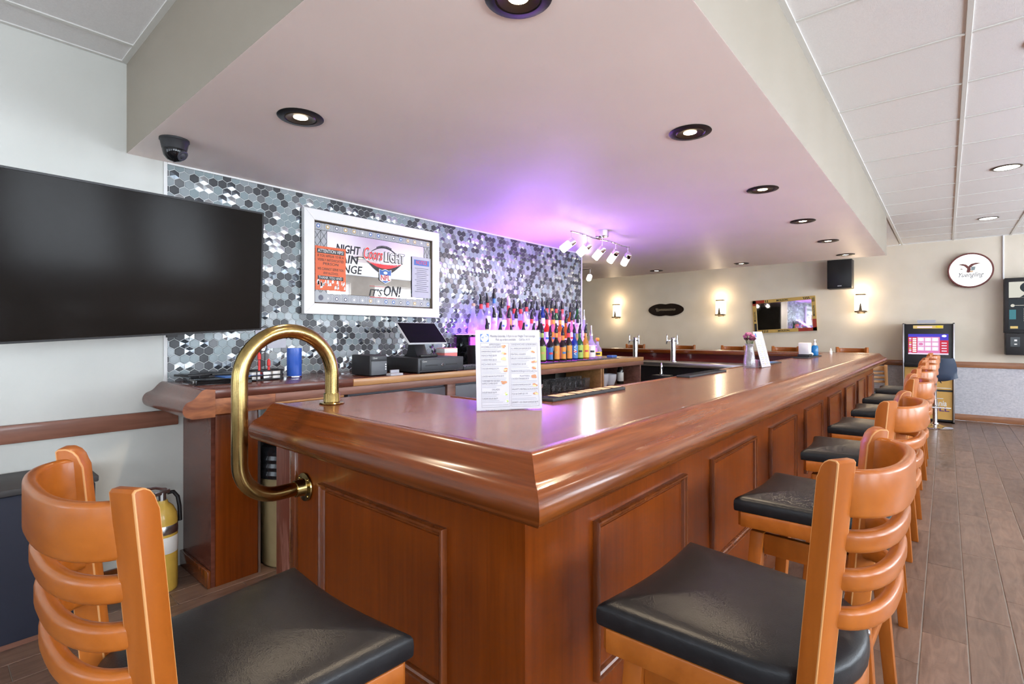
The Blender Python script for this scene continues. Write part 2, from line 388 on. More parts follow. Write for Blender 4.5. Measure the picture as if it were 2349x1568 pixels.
# ceiling
b = BM(); box(b, (XL, YB, ZC+.012), (XR, YF, ZC+.08)); ceiling = struct('ceiling', b, 'ceiling_board')
cp = {}
def panel(x0, x1, y0, y1):
    key = (round(x1-x0, 3), round(y1-y0, 3))
    if key not in cp:
        t = BM(); w, h = key; box(t, (-w/2+.008, -h/2+.008, -.0), (w/2-.008, h/2-.008, .0125), .003, seg=1); cp[key] = mesh_of('ceiling_panel', t, 'ceiling_board', 30)
    link('ceiling_panel', cp[key], ceiling, ((x0+x1)/2, (y0+y1)/2, ZC))
gx = [-.565+.65*k for k in range(0, 5)]; gy = [3.346+.65*k for k in range(-3, 12)]+[YF]
for i in range(len(gx)-1):
    for j in range(len(gy)-1): panel(gx[i], gx[i+1], gy[j], gy[j+1])
for j in range(7, len(gy)-1): panel(-1.215, -.577, max(gy[j], SY1+.01), gy[j+1])
lx = [XW, -3.165, -2.515, -1.865, -1.215]; ly = [-1.204, -.554, .096, SY0]
for i in range(len(lx)-1):
    for j in range(len(ly)-1): panel(lx[i], lx[i+1], ly[j], ly[j+1])
def bar_y(x, y0, y1, w=.024):
    t = BM(); box(t, (x-w/2, y0, ZC-.006), (x+w/2, y1, ZC+.012), .001, seg=1); obj('grid_bar', t, 'ceiling_bar', ceiling)
def bar_x(y, x0, x1, w=.018):
    t = BM(); box(t, (x0, y-w/2, ZC-.005), (x1, y+w/2, ZC+.012), .001, seg=1); obj('grid_bar', t, 'ceiling_bar', ceiling)
for x in gx[1:]: bar_y(x, 1.2, YF)
for y in gy[1:-1]: bar_x(y, -.55, gx[-1])
bar_y(SX+.012, SY0, YF, .03); bar_y(-3.165, -1.2, SY0-.02); bar_x(.096, XW, -1.2); bar_x(SY0-.012, XW, SX, .03); bar_y(XW+.012, -1.2, SY0-.02, .024)
# soffit over the bar
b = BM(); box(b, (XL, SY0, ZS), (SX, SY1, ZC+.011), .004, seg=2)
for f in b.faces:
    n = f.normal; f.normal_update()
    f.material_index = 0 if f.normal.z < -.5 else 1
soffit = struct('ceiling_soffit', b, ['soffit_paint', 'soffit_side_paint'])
# walls
b = BM(); box(b, (XW-.15, YB, 0), (XW, TILE1, ZC)); wall_left = struct('wall_left', b, 'wall_paint_pale', smooth=0)
b = BM(); box(b, (XL, YF, 0), (XR, YF+.15, ZC)); wall_back = struct('wall_back', b, 'wall_paint', smooth=0)
b = BM(); box(b, (XL-.15, YB, 0), (XL, YF, ZC)); struct('wall_side', b, 'wall_paint', smooth=0)
def pierced(name, fixed, axis, lo, hi, wins, mat):
    t = BM(); z0, z1 = .70, 2.62
    def bx(a, c, za, zb):
        if axis == 'y': box(t, (fixed, a, za), (fixed+.15, c, zb))
        else: box(t, (a, fixed-.15, za), (c, fixed, zb))
    bx(lo, hi, 0, z0); bx(lo, hi, z1, ZC); e = lo
    for c, w in wins: bx(e, c-w/2, z0, z1); e = c+w/2
    bx(e, hi, z0, z1); return struct(name, t, mat, smooth=0)
pierced('wall_right', XR, 'y', YB, YF, WIN_R, 'room_wall'); pierced('wall_front', YB, 'x', XL, XR, WIN_B, 'room_wall')
nwin = 0
for kind, lst in (('y', WIN_R), ('x', WIN_B)):
    for c, w in lst:
        nwin += 1; t = BM(); o = (XR+.06, c-w/2, .70) if kind == 'y' else (c-w/2, YB-.06, .70)
        u = (0, 1, 0) if kind == 'y' else (1, 0, 0)
        for (x0, x1, y0, y1) in ((0, .06, 0, 1.92), (w-.06, w, 0, 1.92), (.06, w-.06, 0, .06), (.06, w-.06, 1.86, 1.92), (w/2-.025, w/2+.025, .06, 1.86)):
            prism(t, [(x0, y0), (x1, y0), (x1, y1), (x0, y1)], o, u, (0, 0, 1), .04)
        struct('window_%d' % nwin, t, 'white_paint')
# trims: chair rails, baseboards, tile edges
def trim(i, lo, hi, m='trim_wood', bev=.006, label=None):
    t = BM(); box(t, lo, hi, bev); return struct('trim_%d' % i, t, m, label=label)
trim(1, (XW+.001, YB, .826), (XW+.026, .98, .915), 'trim_wood_left'); trim(2, (XL, YF-.028, .826), (XR, YF-.001, .915))
b = BM(); box(b, (XL, YF-.02, 0), (XR, YF-.001, .10), .005); struct('baseboard_back', b, 'trim_wood')
b = BM(); box(b, (XW+.001, YB, 0), (XW+.018, .98, .09), .004); struct('baseboard_left', b, 'moulding_wood')
b = BM(); box(b, (XL, YF-.012, .10), (XR, YF-.0005, .826)); struct('trim_3', b, 'wainscot', smooth=0)
trim(4, (XW, TILE0-.018, ZB), (XW+.010, TILE0, ZS-.001), 'white_paint', .002); trim(5, (XW-.004, TILE1-.006, 0), (XW+.014, TILE1+.008, ZS-.001), 'white_paint', .002)
trim(6, (XW, TILE0, ZS-.012), (XW+.012, TILE1, ZS-.001), 'white_paint', .002)
# hexagon mosaic on the wall behind the bar
PT, RW = .0515, .0446
HR = (PT-.0034)/math.sqrt(3)
b = BM(); box(b, (XW-.001, TILE0, 1.03), (XW+.0015, TILE1-.004, ZS-.002)); obj('grout_bed', b, 'grout', wall_left, 0)
hexp = [(HR*math.sin(PI/3*k), HR*math.cos(PI/3*k)) for k in range(6)]
def clip(pts, x0, x1, y0, y1):
    for ax, lim, sg in ((0, x0, 1), (0, x1, -1), (1, y0, 1), (1, y1, -1)):
        out = []
        for i in range(len(pts)):
            p, q = pts[i-1], pts[i]; a, c = (p[ax]-lim)*sg, (q[ax]-lim)*sg
            if (a >= 0) != (c >= 0): t = a/(a-c); out.append((p[0]+(q[0]-p[0])*t, p[1]+(q[1]-p[1])*t))
            if c >= 0: out.append(q)
        pts = out
        if not pts: return []
    return pts
def hex_flat(t, c, pts, mi, h=.0045):
    n = len(pts); s = .90
    vs = [(0, p[0]+c[0], p[1]+c[1]) for p in pts]+[(h, p[0]+c[0], p[1]+c[1]) for p in pts]
    vs = vs[:n]+[(h-.0012, v[1], v[2]) for v in vs[:n]]+[(h, c[0]+p[0]*s+0, c[1]+p[1]*s) for p in pts]
    fs = [(i, (i+1)%n, n+(i+1)%n, n+i) for i in range(n)]+[(n+i, n+(i+1)%n, 2*n+(i+1)%n, 2*n+i) for i in range(n)]+[tuple(range(2*n, 3*n))]
    _add(t, vs, fs, mi)
def hex_cut(t, c, mi, ph, h=.0045):
    """faceted tile: a bevelled hexagon with a folded crest"""
    vs = [(0, p[0]+c[0], p[1]+c[1]) for p in hexp]+[(h*.6, p[0]+c[0], p[1]+c[1]) for p in hexp]
    vs += [(h*1.5, c[0]+.0045*math.cos(ph), c[1]+.0045*math.sin(ph))]
    fs = [(i, (i+1)%6, 6+(i+1)%6, 6+i) for i in range(6)]+[(6+i, 6+(i+1)%6, 12) for i in range(6)]
    _add(t, vs, fs, mi)
TMATS = ['tile_dark', 'tile_mid', 'tile_light', 'tile_pale', 'tile_mirror_dark', 'tile_mirror']
def proj(x, y, z):
    d = -.6497*x+.7602*y; return 1174.5+1164.6*(.7602*x+.6497*y)/d, 765-1164.6*(z-1.35)/d
cells = []
r = 0; z = ZS-.018
while z > 1.04:
    y = TILE0+.010+(PT/2 if r % 2 else 0)-PT
    while y < TILE1+PT/2:
        pts = clip([(p[0]+y, p[1]+z) for p in hexp], TILE0+.001, TILE1-.008, 1.066, ZS-.013)
        if len(pts) >= 3:
            q = RND.random(); ty = 0 if q < .29 else 1 if q < .40 else 2 if q < .61 else 3 if q < .73 else 4 if q < .87 else 5
            cells.append((y, z, pts, ty, len(pts) == 6 and min(p[0] for p in pts) > TILE0+.002 and max(p[1] for p in pts) < ZS-.014 and min(p[1] for p in pts) > 1.067))
        y += PT
    z -= RW; r += 1
def hidden(y, z):
    px, py = proj(XW, y, z)
    return (px < 612 and 376+.18*px < py < 800-.067*px) or (684 < px < 1004 and 474 < py < 728 and py > 474+(px-688)*.19)
order = sorted(range(len(cells)), key=lambda i: (hidden(cells[i][0], cells[i][1]), cells[i][0]**2+XW**2))
single = set(order[:300]); hm = {}; rest = BM()
for i, (y, z, pts, ty, full) in enumerate(cells):
    if i in single and full:
        v = RND.randrange(6) if ty >= 4 else 0
        if (ty, v) not in hm:
            t = BM()
            hex_cut(t, (0, 0), 0, v*PI/3+PI/6) if ty >= 4 else hex_flat(t, (0, 0), hexp, 0)
            hm[(ty, v)] = mesh_of('hex_tile', t, TMATS[ty], 0)
        link('hex_tile', hm[(ty, v)], wall_left, (XW+.0012, y, z))
    elif i in single:
        cy, cz = sum(p[0] for p in pts)/len(pts), sum(p[1] for p in pts)/len(pts); t = BM()
        hex_flat(t, (0, 0), [(p[0]-cy, p[1]-cz) for p in pts], 0); link('hex_tile', mesh_of('hex_tile', t, TMATS[min(ty, 3)], 0), wall_left, (XW+.0012, cy, cz))
    elif full and ty >= 4: hex_cut(rest, (y, z), ty, RND.randrange(6)*PI/3+PI/6)
    else:
        cy, cz = sum(p[0] for p in pts)/len(pts), sum(p[1] for p in pts)/len(pts)
        hex_flat(rest, (cy, cz), [(p[0]-cy, p[1]-cz) for p in pts], min(ty, 3))
rest.transform(Matrix.Translation((XW+.0012, 0, 0)))
o = obj('hex_tiles', rest, TMATS, wall_left, 0); o['kind'] = 'stuff'; o['label'] = 'the smaller hexagon tiles further along the mosaic'
# ------------------------------------------------------------------ the bar
AX, AY, AF = -.727, .917, 8.70          # outer arris of the bar top: long side, short side, far side
INX, INY, INF = -1.31, 1.53, 8.14      # inner edges
BX0, FX0 = -2.0, -6.4                  # open end of the short side, end of the far side
FX, FY, FF = -.772, .952, 8.665        # front boards
RAIL = [(-.035, -.001), (-.012, .002), (.004, .0045), (.014, .003), (.024, -.002), (.036, -.011), (.047, -.0215), (.058, -.030), (.069, -.0355), (.080, -.0385),
        (.090, -.0425), (.0985, -.0495), (.1045, -.0585), (.107, -.069), (.1055, -.0795), (.0995, -.0895), (.0895, -.0965), (.0775, -.099), (.070, -.1035), (.060, -.1045), (-.035, -.1045)]
RAIL = [(a, z*(1.0 if z > 0 else 1.30)) for a, z in RAIL]
bar = thing('bar_counter', 'long varnished wooden bar with a rolled armrest and moulded front panels', 'bar counter', (-.95, 4.5, 0))
t = BM()
out = [(BX0+.02, AY+.02), (AX-.02, AY+.02), (AX-.02, AF-.02), (FX0, AF-.02), (FX0, INF), (INX, INF), (INX, INY), (BX0+.02, INY)]
prism(t, out, (0, 0, ZB-.045), (1, 0, 0), (0, 1, 0), .045); obj('bar_top', t, 'bar_top_wood', bar, 30, True)
def mitre(p0, p1, m0, m1, mat, name='arm_rail'):
    """one run of armrest between two corners; m0/m1 mitre the ends"""
    p0, p1 = Vector(p0), Vector(p1); d = (p1-p0).normalized(); s = Vector((d.y, -d.x, 0)); t = BM(); n = len(RAIL); k = 24; vs = []
    for i in range(k+1):
        f = i/k
        for a, z in RAIL:
            q0 = p0-d*(a if m0 else 0); q1 = p1+d*(a if m1 else 0); vs.append(q0.lerp(q1, f)+s*a+Vector((0, 0, ZB+z)))
    fs = [(i*n+j, i*n+(j+1)%n, (i+1)*n+(j+1)%n, (i+1)*n+j) for i in range(k) for j in range(n)]
    v, _ = _add(t, vs, fs, 0)
    for f in (tuple(range(n))[::-1], tuple(range(k*n, (k+1)*n))): t.faces.new([v[i] for i in f]).material_index = 0
    return t
obj('arm_rail', mitre((BX0, AY, 0), (AX, AY, 0), 0, 1, ''), 'bar_wood_x', bar, 40, True)
obj('arm_rail', mitre((AX, AY, 0), (AX, AF, 0), 1, 1, ''), 'bar_wood_y', bar, 40, True)
obj('arm_rail', mitre((AX, AF, 0), (FX0, AF, 0), 1, 0, ''), 'bar_wood_x', bar, 40, True)
t = BM(); box(t, (INX-.004, INY, ZB-.05), (INX+.014, INF, ZB+.004), .002); obj('drip_edge', t, 'bar_wood_y', bar, 35, True)
t = BM(); box(t, (BX0+.35, INY-.016, ZB-.05), (INX+.014, INY+.002, ZB+.004), .002); obj('drip_edge', t, 'moulding_wood', bar, 35, True)
t = BM(); box(t, (FX0, INF-.002, ZB-.05), (INX, INF+.016, ZB+.006), .002); obj('drip_edge', t, 'bar_wood_x', bar, 35, True)
# front boards, inner boards
t = BM(); box(t, (-1.90, FY, 0), (FX, FY+.025, ZB-.08)); obj('front_board', t, 'bar_wood', bar, 0, True)
t = BM(); box(t, (FX-.025, FY+.0251, 0), (FX, FF-.0251, ZB-.08)); obj('front_board', t, 'bar_wood', bar, 0, True)
t = BM(); box(t, (FX0, FF-.025, 0), (FX, FF, ZB-.08)); obj('front_board', t, 'bar_wood', bar, 0, True)
t = BM(); box(t, (INX+.05, INY-.05, 0), (INX+.07, INF+.05, ZB-.05)); obj('inner_board', t, 'dark_inside', bar, 0, True)
t = BM(); box(t, (BX0+.1, INY-.07, 0), (INX+.05, INY-.05, ZB-.05)); obj('inner_board', t, 'dark_inside', bar, 0, True)
t = BM(); box(t, (FX0, INF+.04, 0), (INX+.05, INF+.06, ZB-.05)); obj('inner_board', t, 'red_board', bar, 0, True)
# worn post at the gate end
t = BM(); box(t, (-2.075, FY-.004, 0), (-1.955, FY+.10, ZB-.10), .004); box(t, (-1.945, FY-.012, 0), (-1.90, FY+.02, ZB-.10), .002, 1); box(t, (-2.10, FY+.012, 0), (-2.075, FY+.10, ZB-.10), .002, 1)
o = obj('end_post', t, ['bar_worn_wood', 'moulding_wood'], bar, 35, True); o['label'] = 'scuffed reddish end post'
t = BM(); box(t, (-2.02, FY+.10, 0), (-1.99, INY-.05, ZB-.05)); obj('end_board', t, 'dark_inside', bar, 0, True)
# moulded panels
MP = [(0, 0), (.0005, .015), (.003, .019), (.009, .019), (.011, .012), (.014, .010), (.017, .013), (.020, .011), (.0215, .003), (.023, 0)]
def moulded(o, u, v, w, h):
    t = BM(); ring4(t, o, u, v, w, h, .03, MP); m = obj('panel_moulding', t, 'moulding_wood', bar, 40, True)
    t = BM(); uu, vv = Vector(u), Vector(v)
    prism(t, [(.03, .03), (w-.03, .03), (w-.03, h-.03), (.03, h-.03)], Vector(o), u, v, .003); p = obj('panel', t, 'bar_wood', bar, 0, True)
moulded((-1.72, FY-.0005, .35), (1, 0, 0), (0, 0, 1), .67, .462)
for k in range(8): moulded((FX+.0005, 1.262+.95*k, .35), (0, 1, 0), (0, 0, 1), .66, .462)
# base mouldings
for lo, hi in (((-1.90, FY-.018, 0), (FX+.018, FY, .13)), ((FX, FY-.018, 0), (FX+.018, FF, .13))):
    t = BM(); box(t, lo, hi, .005); obj('base_moulding', t, 'moulding_wood', bar, 35, True)

# brass service rail at the gate
GX = -1.84
rail = thing('brass_rail', 'bent brass pipe rail hooking over the bar edge beside the gate', 'rail', (GX, 1.06, ZB))
pts = [(GX, 1.06, ZB), (GX, 1.06, 1.12), (GX, 1.06, 1.188)]
pts += [(GX, .888+.172*math.cos(a), 1.188+.172*math.sin(a)) for a in [PI*i/22 for i in range(1, 22)]]
pts += [(GX, .716, 1.188), (GX, .716, 1.10), (GX, .716, 1.0), (GX, .716, .905)]
pts += [(GX, .846-.13*math.cos(a), .903-.13*math.sin(a)) for a in [PI/2*i/12 for i in range(1, 13)]]
pts += [(GX, .90, .773), (GX, FY-.018, .773)]
t = BM(); tube(t, pts, .0262, 28); obj('pipe', t, 'brass', rail, 60, True)
t = BM(); lathe(t, [(.0, 0), (.046, 0), (.048, .003), (.046, .006), (.033, .008), (.031, .012), (.031, .040), (.029, .043), (.026, .043)], 32, (GX, 1.06, ZB)); obj('flange', t, 'brass', rail, 40, True)
Mf = Matrix.Translation((GX, FY-.001, .773)) @ Matrix.Rotation(PI/2, 4, 'X')
t = BM(); lathe(t, [(0, 0), (.052, 0), (.054, .003), (.052, .007), (.034, .010), (.031, .014), (.031, .040), (.029, .043), (.026, .043)], 32, M=Mf); f2 = obj('flange', t, 'brass', rail, 40, True)
for a in (.8, 2.4, 3.9, 5.5):
    t = BM(); cx, cz = GX+.043*math.cos(a), .773+.043*math.sin(a)
    lathe(t, [(0, .013), (.004, .012), (.006, .009), (.0062, .006)], 10, M=Matrix.Translation((cx, FY-.001, cz)) @ Matrix.Rotation(PI/2, 4, 'X')); obj('screw', t, 'brass', rail, 40, True)

# ------------------------------------------------------------------ bar stools
def make_stool(label, seat_z=.76, pale=False, short=0):
    wood, bent = ('chair_wood_pale', 'chair_wood_pale') if pale else ('stool_wood', 'stool_wood_bent')
    S = thing('bar_stool', label, 'stool'); dz = seat_z-.76
    def outline(k=1.0, n=14):
        p = []                                    # counter-clockwise from the front right corner
        for i in range(n+1):
            f = i/n; x = .232-2*.232*f; p.append((x, .214-.016*math.sin(PI*f)))
        cr = []
        for i in range(9): f = i/8; cr.append((-.232+.022*f, .20-.27*f))
        p += cr
        for i in range(1, 16): a = PI*i/16; p.append((-.210*math.cos(a), -.07-.175*math.sin(a)**.85))
        p += [(-x, y) for x, y in reversed(cr)]
        return [(x*k, y*k-.012*(1-k)) for x, y in p]
    O = outline(); n = len(O)
    def cushion():
        t = BM(); rings = []
        for k, z in ((.955, .711), (.99, .7115), (1.0, .716), (1.004, .732), (1.0, .747), (.985, .7545), (.955, .760), (.90, .7645), (.80, .769), (.62, .7745), (.40, .778), (.2, .7795)):
            rings.append([t.verts.new((x, y, z+dz)) for x, y in outline(k)])
        c = t.verts.new((0, -.012, .780+dz)); m = len(rings[0])
        for a, q in zip(rings, rings[1:]):
            for i in range(m): t.faces.new((a[i], a[(i+1)%m], q[(i+1)%m], q[i]))
        for i in range(m): t.faces.new((rings[-1][i], rings[-1][(i+1)%m], c))
        t.faces.new(rings[0][::-1]); return t
    obj('cushion', cushion(), 'vinyl', S, 60)
    Pz = lambda z: -.198-(z-.76-dz)*.085
    t = BM(); sec = rrect(.020, .052, .004, 2)   # bent apron round the sides and the back
    path = [(x*.955, y*.955, .685+dz) for x, y in O[15:]]
    sweep(t, path, sec); obj('seat_apron', t, bent, S, 40)
    t = BM(); box(t, (-.222, .168, .659+dz), (.222, .203, .711+dz), .003); obj('front_apron', t, wood, S)
    if not short:
        t = BM(); lathe(t, [(0, .638), (.12, .638), (.12, .645), (.10, .652), (.10, .659), (0, .659)], 24); obj('swivel', t, 'black', S)
    z1 = .638+dz if not short else .66+dz
    ft = [(-.165, .150), (.165, .150), (-.165, -.150), (.165, -.150)]
    for x, y in ft:                               # four splayed legs
        t = BM(); bx, by = x*1.22, y*1.32; a, c = .0225, .018; vs = []
        for (X, Y, Z, h) in ((bx, by, 0, c), (x+.0, y+.0, z1, a)):
            vs += [(X-h, Y-h, Z), (X+h, Y-h, Z), (X+h, Y+h, Z), (X-h, Y+h, Z)]
        q = bmesh.new(); _add(q, vs, [(3,2,1,0),(4,5,6,7),(0,1,5,4),(1,2,6,5),(2,3,7,6),(3,0,4,7)])
        bmesh.ops.bevel(q, geom=q.edges[:], offset=.003, segments=2, profile=.5, affect='EDGES', material=-1); merge(t, q); obj('leg', t, wood, S)
    if not short:
        for lo, hi in (((-.15, .139, .562), (.15, .161, .634)), ((-.15, -.161, .562), (.15, -.139, .634)), ((-.176, -.13, .562), (-.154, .13, .634)), ((.154, -.13, .562), (.176, .13, .634))):
            t = BM(); box(t, lo, hi, .002); obj('leg_rail', t, wood, S)
    L = lambda z: (z1-z)/z1
    for kind, z, h in (('f', .26, .035), ('b', .34, .03), ('l', .30, .03), ('r', .30, .03)):
        z += dz*.6; x = .165*(1+.22*L(z)); y = .150*(1+.32*L(z)); t = BM()
        if kind in 'fb': s = 1 if kind == 'f' else -1; box(t, (-x+.015, s*y-.011, z-h/2), (x-.015, s*y+.011, z+h/2), .003)
        else: s = 1 if kind == 'r' else -1; box(t, (s*x-.011, -y+.015, z-h/2), (s*x+.011, y-.015, z+h/2), .003)
        obj('stretcher', t, wood, S)
    for s in (-1, 1):                             # back posts, worn along their edges
        t = BM(); zt, zb = 1.144+dz, .632+dz; w, d = .0200, .0190; prof = []
        for z in (zb, .76+dz, .95+dz, zt-.035): prof.append((Pz(z)+d, z))
        for a in (15, 35, 55, 75): A = math.radians(a); prof.append((Pz(zt)-d*.35+(d*1.35)*math.cos(A), zt-.035+.035*math.sin(A)))
        prof += [(Pz(zt)-d*.2, zt), (Pz(zt)-d+.004, zt), (Pz(zt)-d, zt-.004), (Pz(.95+dz)-d, .95+dz), (Pz(.76+dz)-d, .76+dz), (Pz(zb)-d, zb)]
        cx = s*.187; m = len(prof); vs = []
        for dx in (-w, w):
            for y, z in prof:
                pc = Pz(min(z, zt)); dy = y-pc; ca, sa = math.cos(s*.50), math.sin(s*.50); vs.append((cx+dx*ca-dy*sa, pc+dx*sa+dy*ca, z))
        q = bmesh.new(); _add(q, vs, [tuple(range(m)), tuple(range(m, 2*m))[::-1]]+[(i, m+i, m+(i+1)%m, (i+1)%m) for i in range(m)])
        bmesh.ops.recalc_face_normals(q, faces=q.faces[:])
        ed = [e for e in q.edges if len(e.link_faces) == 2 and e.calc_face_angle() > .9]
        bmesh.ops.bevel(q, geom=ed, offset=.0024, segments=2, profile=.5, affect='EDGES', material=1); merge(t, q); obj('back_post', t, [wood, 'worn_edge' if not pale else wood], S)
    def bow(name, z0, z1_, th, bowd, rad):
        t = BM(); zc = (z0+z1_)/2+dz; y0 = Pz(zc)-.004; pth = []
        for i in range(25):
            a = PI*i/24; sx, sy = math.cos(a), math.sin(a)
            pth.append((.176*math.copysign(abs(sx)**.8, sx), y0-bowd*sy**.9, zc))
        sweep(t, pth, rrect(th, z1_-z0, rad, 3)); obj(name, t, bent, S, 50)
    bow('top_slat', 1.046, 1.126, .018, .076, .007)
    for z in (.987, .921, .855): bow('ladder_rail', z, z+.037, .022, .073, .0095)
    for s in (-1, 1):
        t = BM(); lathe(t, [(0, .004), (.005, .0035), (.0065, 0)], 10, M=Matrix.Translation((s*.187, Pz(.69+dz)-.026, .69+dz)) @ Matrix.Rotation(PI/2, 4, 'X')); obj('screw', t, 'steel', S)
    return S
G = 'ladder-back stools along the bar'
st = make_stool('ladder-back stool at the short end of the bar, beside the brass rail'); st['group'] = G
st.location = (-1.027, .417, 0); st.rotation_euler = (0, 0, math.radians(1))
ys = [(1.19, -3), (2.14, -3), (3.15, 3), (4.03, -2), (4.94, 3), (5.85, -3), (6.88, 0)]
NUM = ['first', 'second', 'third', 'fourth', 'fifth', 'sixth', 'seventh', 'eighth', 'ninth', 'tenth', 'eleventh', 'twelfth', 'thirteenth', 'fourteenth', 'fifteenth', 'sixteenth', 'seventeenth', 'eighteenth', 'nineteenth']
for i, (y, a) in enumerate(ys):
    lb = 'black-seated stool on the long side of the bar, closest to the bar corner' if i == 0 else 'last black-seated stool of the long row, nearest the game cabinet' if i == 6 else '%s black-seated stool from the bar corner along the long side' % NUM[i]
    clone(st, (-.358, y, 0), PI/2+math.radians(a), lb, G)
fx = [(-4.73, 'below the dark oval sign'), (-3.73, 'between oval sign and middle wall lamp'), (-2.85, 'under the left edge of the crooked mirror'), (-2.02, 'under the right half of the mirror'), (-1.1, 'under the loudspeaker, by the far bar corner')]
for i, (x, w) in enumerate(fx): clone(st, (x, 9.10, 0), PI, 'stool across the far bar, its back seen '+w, 'stools at the far side of the bar')
ch = make_stool('low ladder-back dining chair beyond the far bar corner', .47, True, 1); ch.name = 'dining_chair'; ch['category'] = 'chair'
ch.location = (-.80, 9.72, 0); ch.rotation_euler = (0, 0, math.radians(205))
# ------------------------------------------------------------------ back bar: counter, cabinets
CX, CE = -2.74, 5.62                    # front edge and far end of the back counter
ctr = thing('back_counter', 'dark wooden back counter along the tiled wall with a rolled end', 'counter', (-3.05, 3.2, 1.0))
t = BM(); box(t, (XW+.002, AY, ZB-.045), (CX, 1.72, ZB), .003); obj('counter_top', t, 'dark_counter_wood', ctr, 35, True)
t = BM(); box(t, (XW+.002, 1.722, ZB-.045), (CX-.02, CE, ZB-.003), .003); obj('counter_top', t, 'dark_counter_wood', ctr, 35, True)
t = BM(); box(t, (CX-.02, 1.722, ZB-.045), (CX, CE+.002, ZB-.002), .002); o = obj('edge_strip', t, 'edge_wood', ctr, 35, True); o['label'] = 'honey-coloured wooden front edge'
t = BM(); box(t, (XW+.2, CE-.018, ZB-.045), (CX-.02, CE+.002, ZB-.002), .002); obj('edge_strip', t, 'edge_wood', ctr, 35, True)
t = BM(); box(t, (CX-.018, 1.25, ZB-.092), (CX-.001, CE, ZB-.046), .002); obj('edge_apron', t, 'apron_wood', ctr, 35, True)
t = mitre((XW+.002, AY, 0), (CX+.004, AY, 0), 0, 0, '')
for f in t.faces:
    if len(f.verts) > 4: f.material_index = 1
o = obj('arm_rail', t, ['dark_counter_wood', 'cut_end_wood'], ctr, 40, True); o['label'] = 'rolled rail whose cut end shows raw wood'
t = BM(); box(t, (CX-.04, AY+.0, ZB-.125), (CX-.002, 1.25, ZB-.0455), .002); obj('edge_block', t, 'cut_end_wood', ctr, 35, True)
t = BM(); box(t, (CX-.03, 1.25, ZB-.105), (CX-.0015, 1.66, ZB-.0925), .003); obj('edge_block', t, 'edge_wood', ctr, 35, True)
# end cabinet under the rolled end
cb = thing('end_cabinet', 'glossy dark wooden end cabinet under the rolled counter end', 'cabinet', (-3.17, 1.12, 0))
t = BM(); box(t, (XW+.002, 1.01, 0), (-2.965, 1.03, ZB-.105)); obj('end_panel', t, 'dark_counter_wood', cb, 0, True)
t = BM(); box(t, (-2.985, 1.031, 0), (-2.96, 1.25, ZB-.105), .002); obj('side_panel', t, 'bar_wood', cb, 35, True)
t = BM(); box(t, (-2.97, 1.25, 0), (-2.955, 1.262, ZB-.105)); obj('metal_edge', t, 'steel', cb, 0, True)
t = BM(); box(t, (XW+.002, .992, 0), (-2.962, 1.0095, .09), .004); obj('base_moulding', t, 'moulding_wood', cb, 35, True)
# cooler with three dark doors, then two open shelf units
cab = thing('bottle_cooler', 'dark grey under-counter cooler with three doors behind the bar', 'cooler', (-3.05, 2.6, 0))
t = BM(); box(t, (XW+.01, 1.72, 0), (-2.80, 3.57, ZB-.095)); obj('body', t, 'cooler_grey', cab, 0, True)
for a, c in ((1.73, 2.05), (2.06, 2.50), (2.60, 3.56)):
    t = BM(); box(t, (-2.80, a, .12), (-2.775, c, ZB-.11), .004); d = obj('door', t, 'cooler_grey', cab, 35, True)
    t = BM(); box(t, (-2.776, c-.06, .75), (-2.762, c-.035, .90), .003); obj('handle', t, 'black', d, 35, True)
t = BM(); box(t, (-2.80, 2.51, 0), (-2.765, 2.59, ZB-.095), .002); obj('divider', t, 'apron_wood', cab, 35, True)
SHZ = .775
for a, c, lb in ((3.59, 4.70, 'open shelf unit holding glassware behind the bar'), (4.72, 5.60, 'open shelf unit holding white bowls at the far end of the back counter')):
    u = thing('shelf_unit', lb, 'shelf', (-3.05, (a+c)/2, 0))
    t = BM(); box(t, (XW+.16 if c > 5.3 else XW+.01, a, 0), (XW+.18 if c > 5.3 else XW+.03, c, ZB-.095)); obj('back_board', t, 'dark_inside', u, 0, True)
    t = BM(); box(t, (XW+.19, a+.022, SHZ-.02), (-2.79, c-.022, SHZ)); obj('shelf_board', t, 'apron_wood', u, 0, True)
    for y in (a, c-.022):
        t = BM(); box(t, (XW+.19, y, 0), (-2.765, y+.022, ZB-.095), .001); obj('side_board', t, 'edge_wood' if (y > 4.6 and y < 5) else 'apron_wood', u, 35, True)

# glassware and bowls on the shelves
def glass(x, y, z, r, h, name, label, group, mat='glass_clear'):
    t = BM(); lathe(t, [(0, 0), (r*.8, 0), (r*.86, .004), (r, h), (r*.93, h), (r*.78, .012), (0, .012)], 16, (x, y, z)); return solo(name, t, mat, label, 'glass', group, 40, (x, y, z))
k = 0
for i in range(7):
    for j in range(2):
        glass(-2.86-.10*j, 3.98+.095*i, SHZ, .036, .115 if j == 0 else .13, 'tumbler', '%s upturned tumbler from the menu stand, %s row on the glassware shelf' % (NUM[i], 'front' if j == 0 else 'rear'), 'tumblers on the open shelf', 'glass_thin')
for i, (y, h) in enumerate(((3.66, .15), (3.73, .11), (3.79, .14), (3.85, .10))):
    glass(-2.84, y, SHZ, .02, h, 'shot_glass', ['tall narrow glass', 'short narrow glass', 'middle tall narrow glass', 'shortest narrow glass'][i]+' at the menu-stand end of the glass shelf', 'narrow glasses on the open shelf', 'glass_thin')
def bowl(x, y, z, r, h, tilt, label):
    t = BM(); lathe(t, [(0, 0), (r*.7, 0), (r*.95, h*.5), (r, h), (r*.95, h), (r*.88, h*.5), (0, .012)], 24, (0, 0, 0)); o = solo('plastic_bowl', t, 'plate_white', label, 'bowl', 'white bowls on the shelf'); o.location = (x, y, z); o.rotation_euler = (tilt, 0, 0)
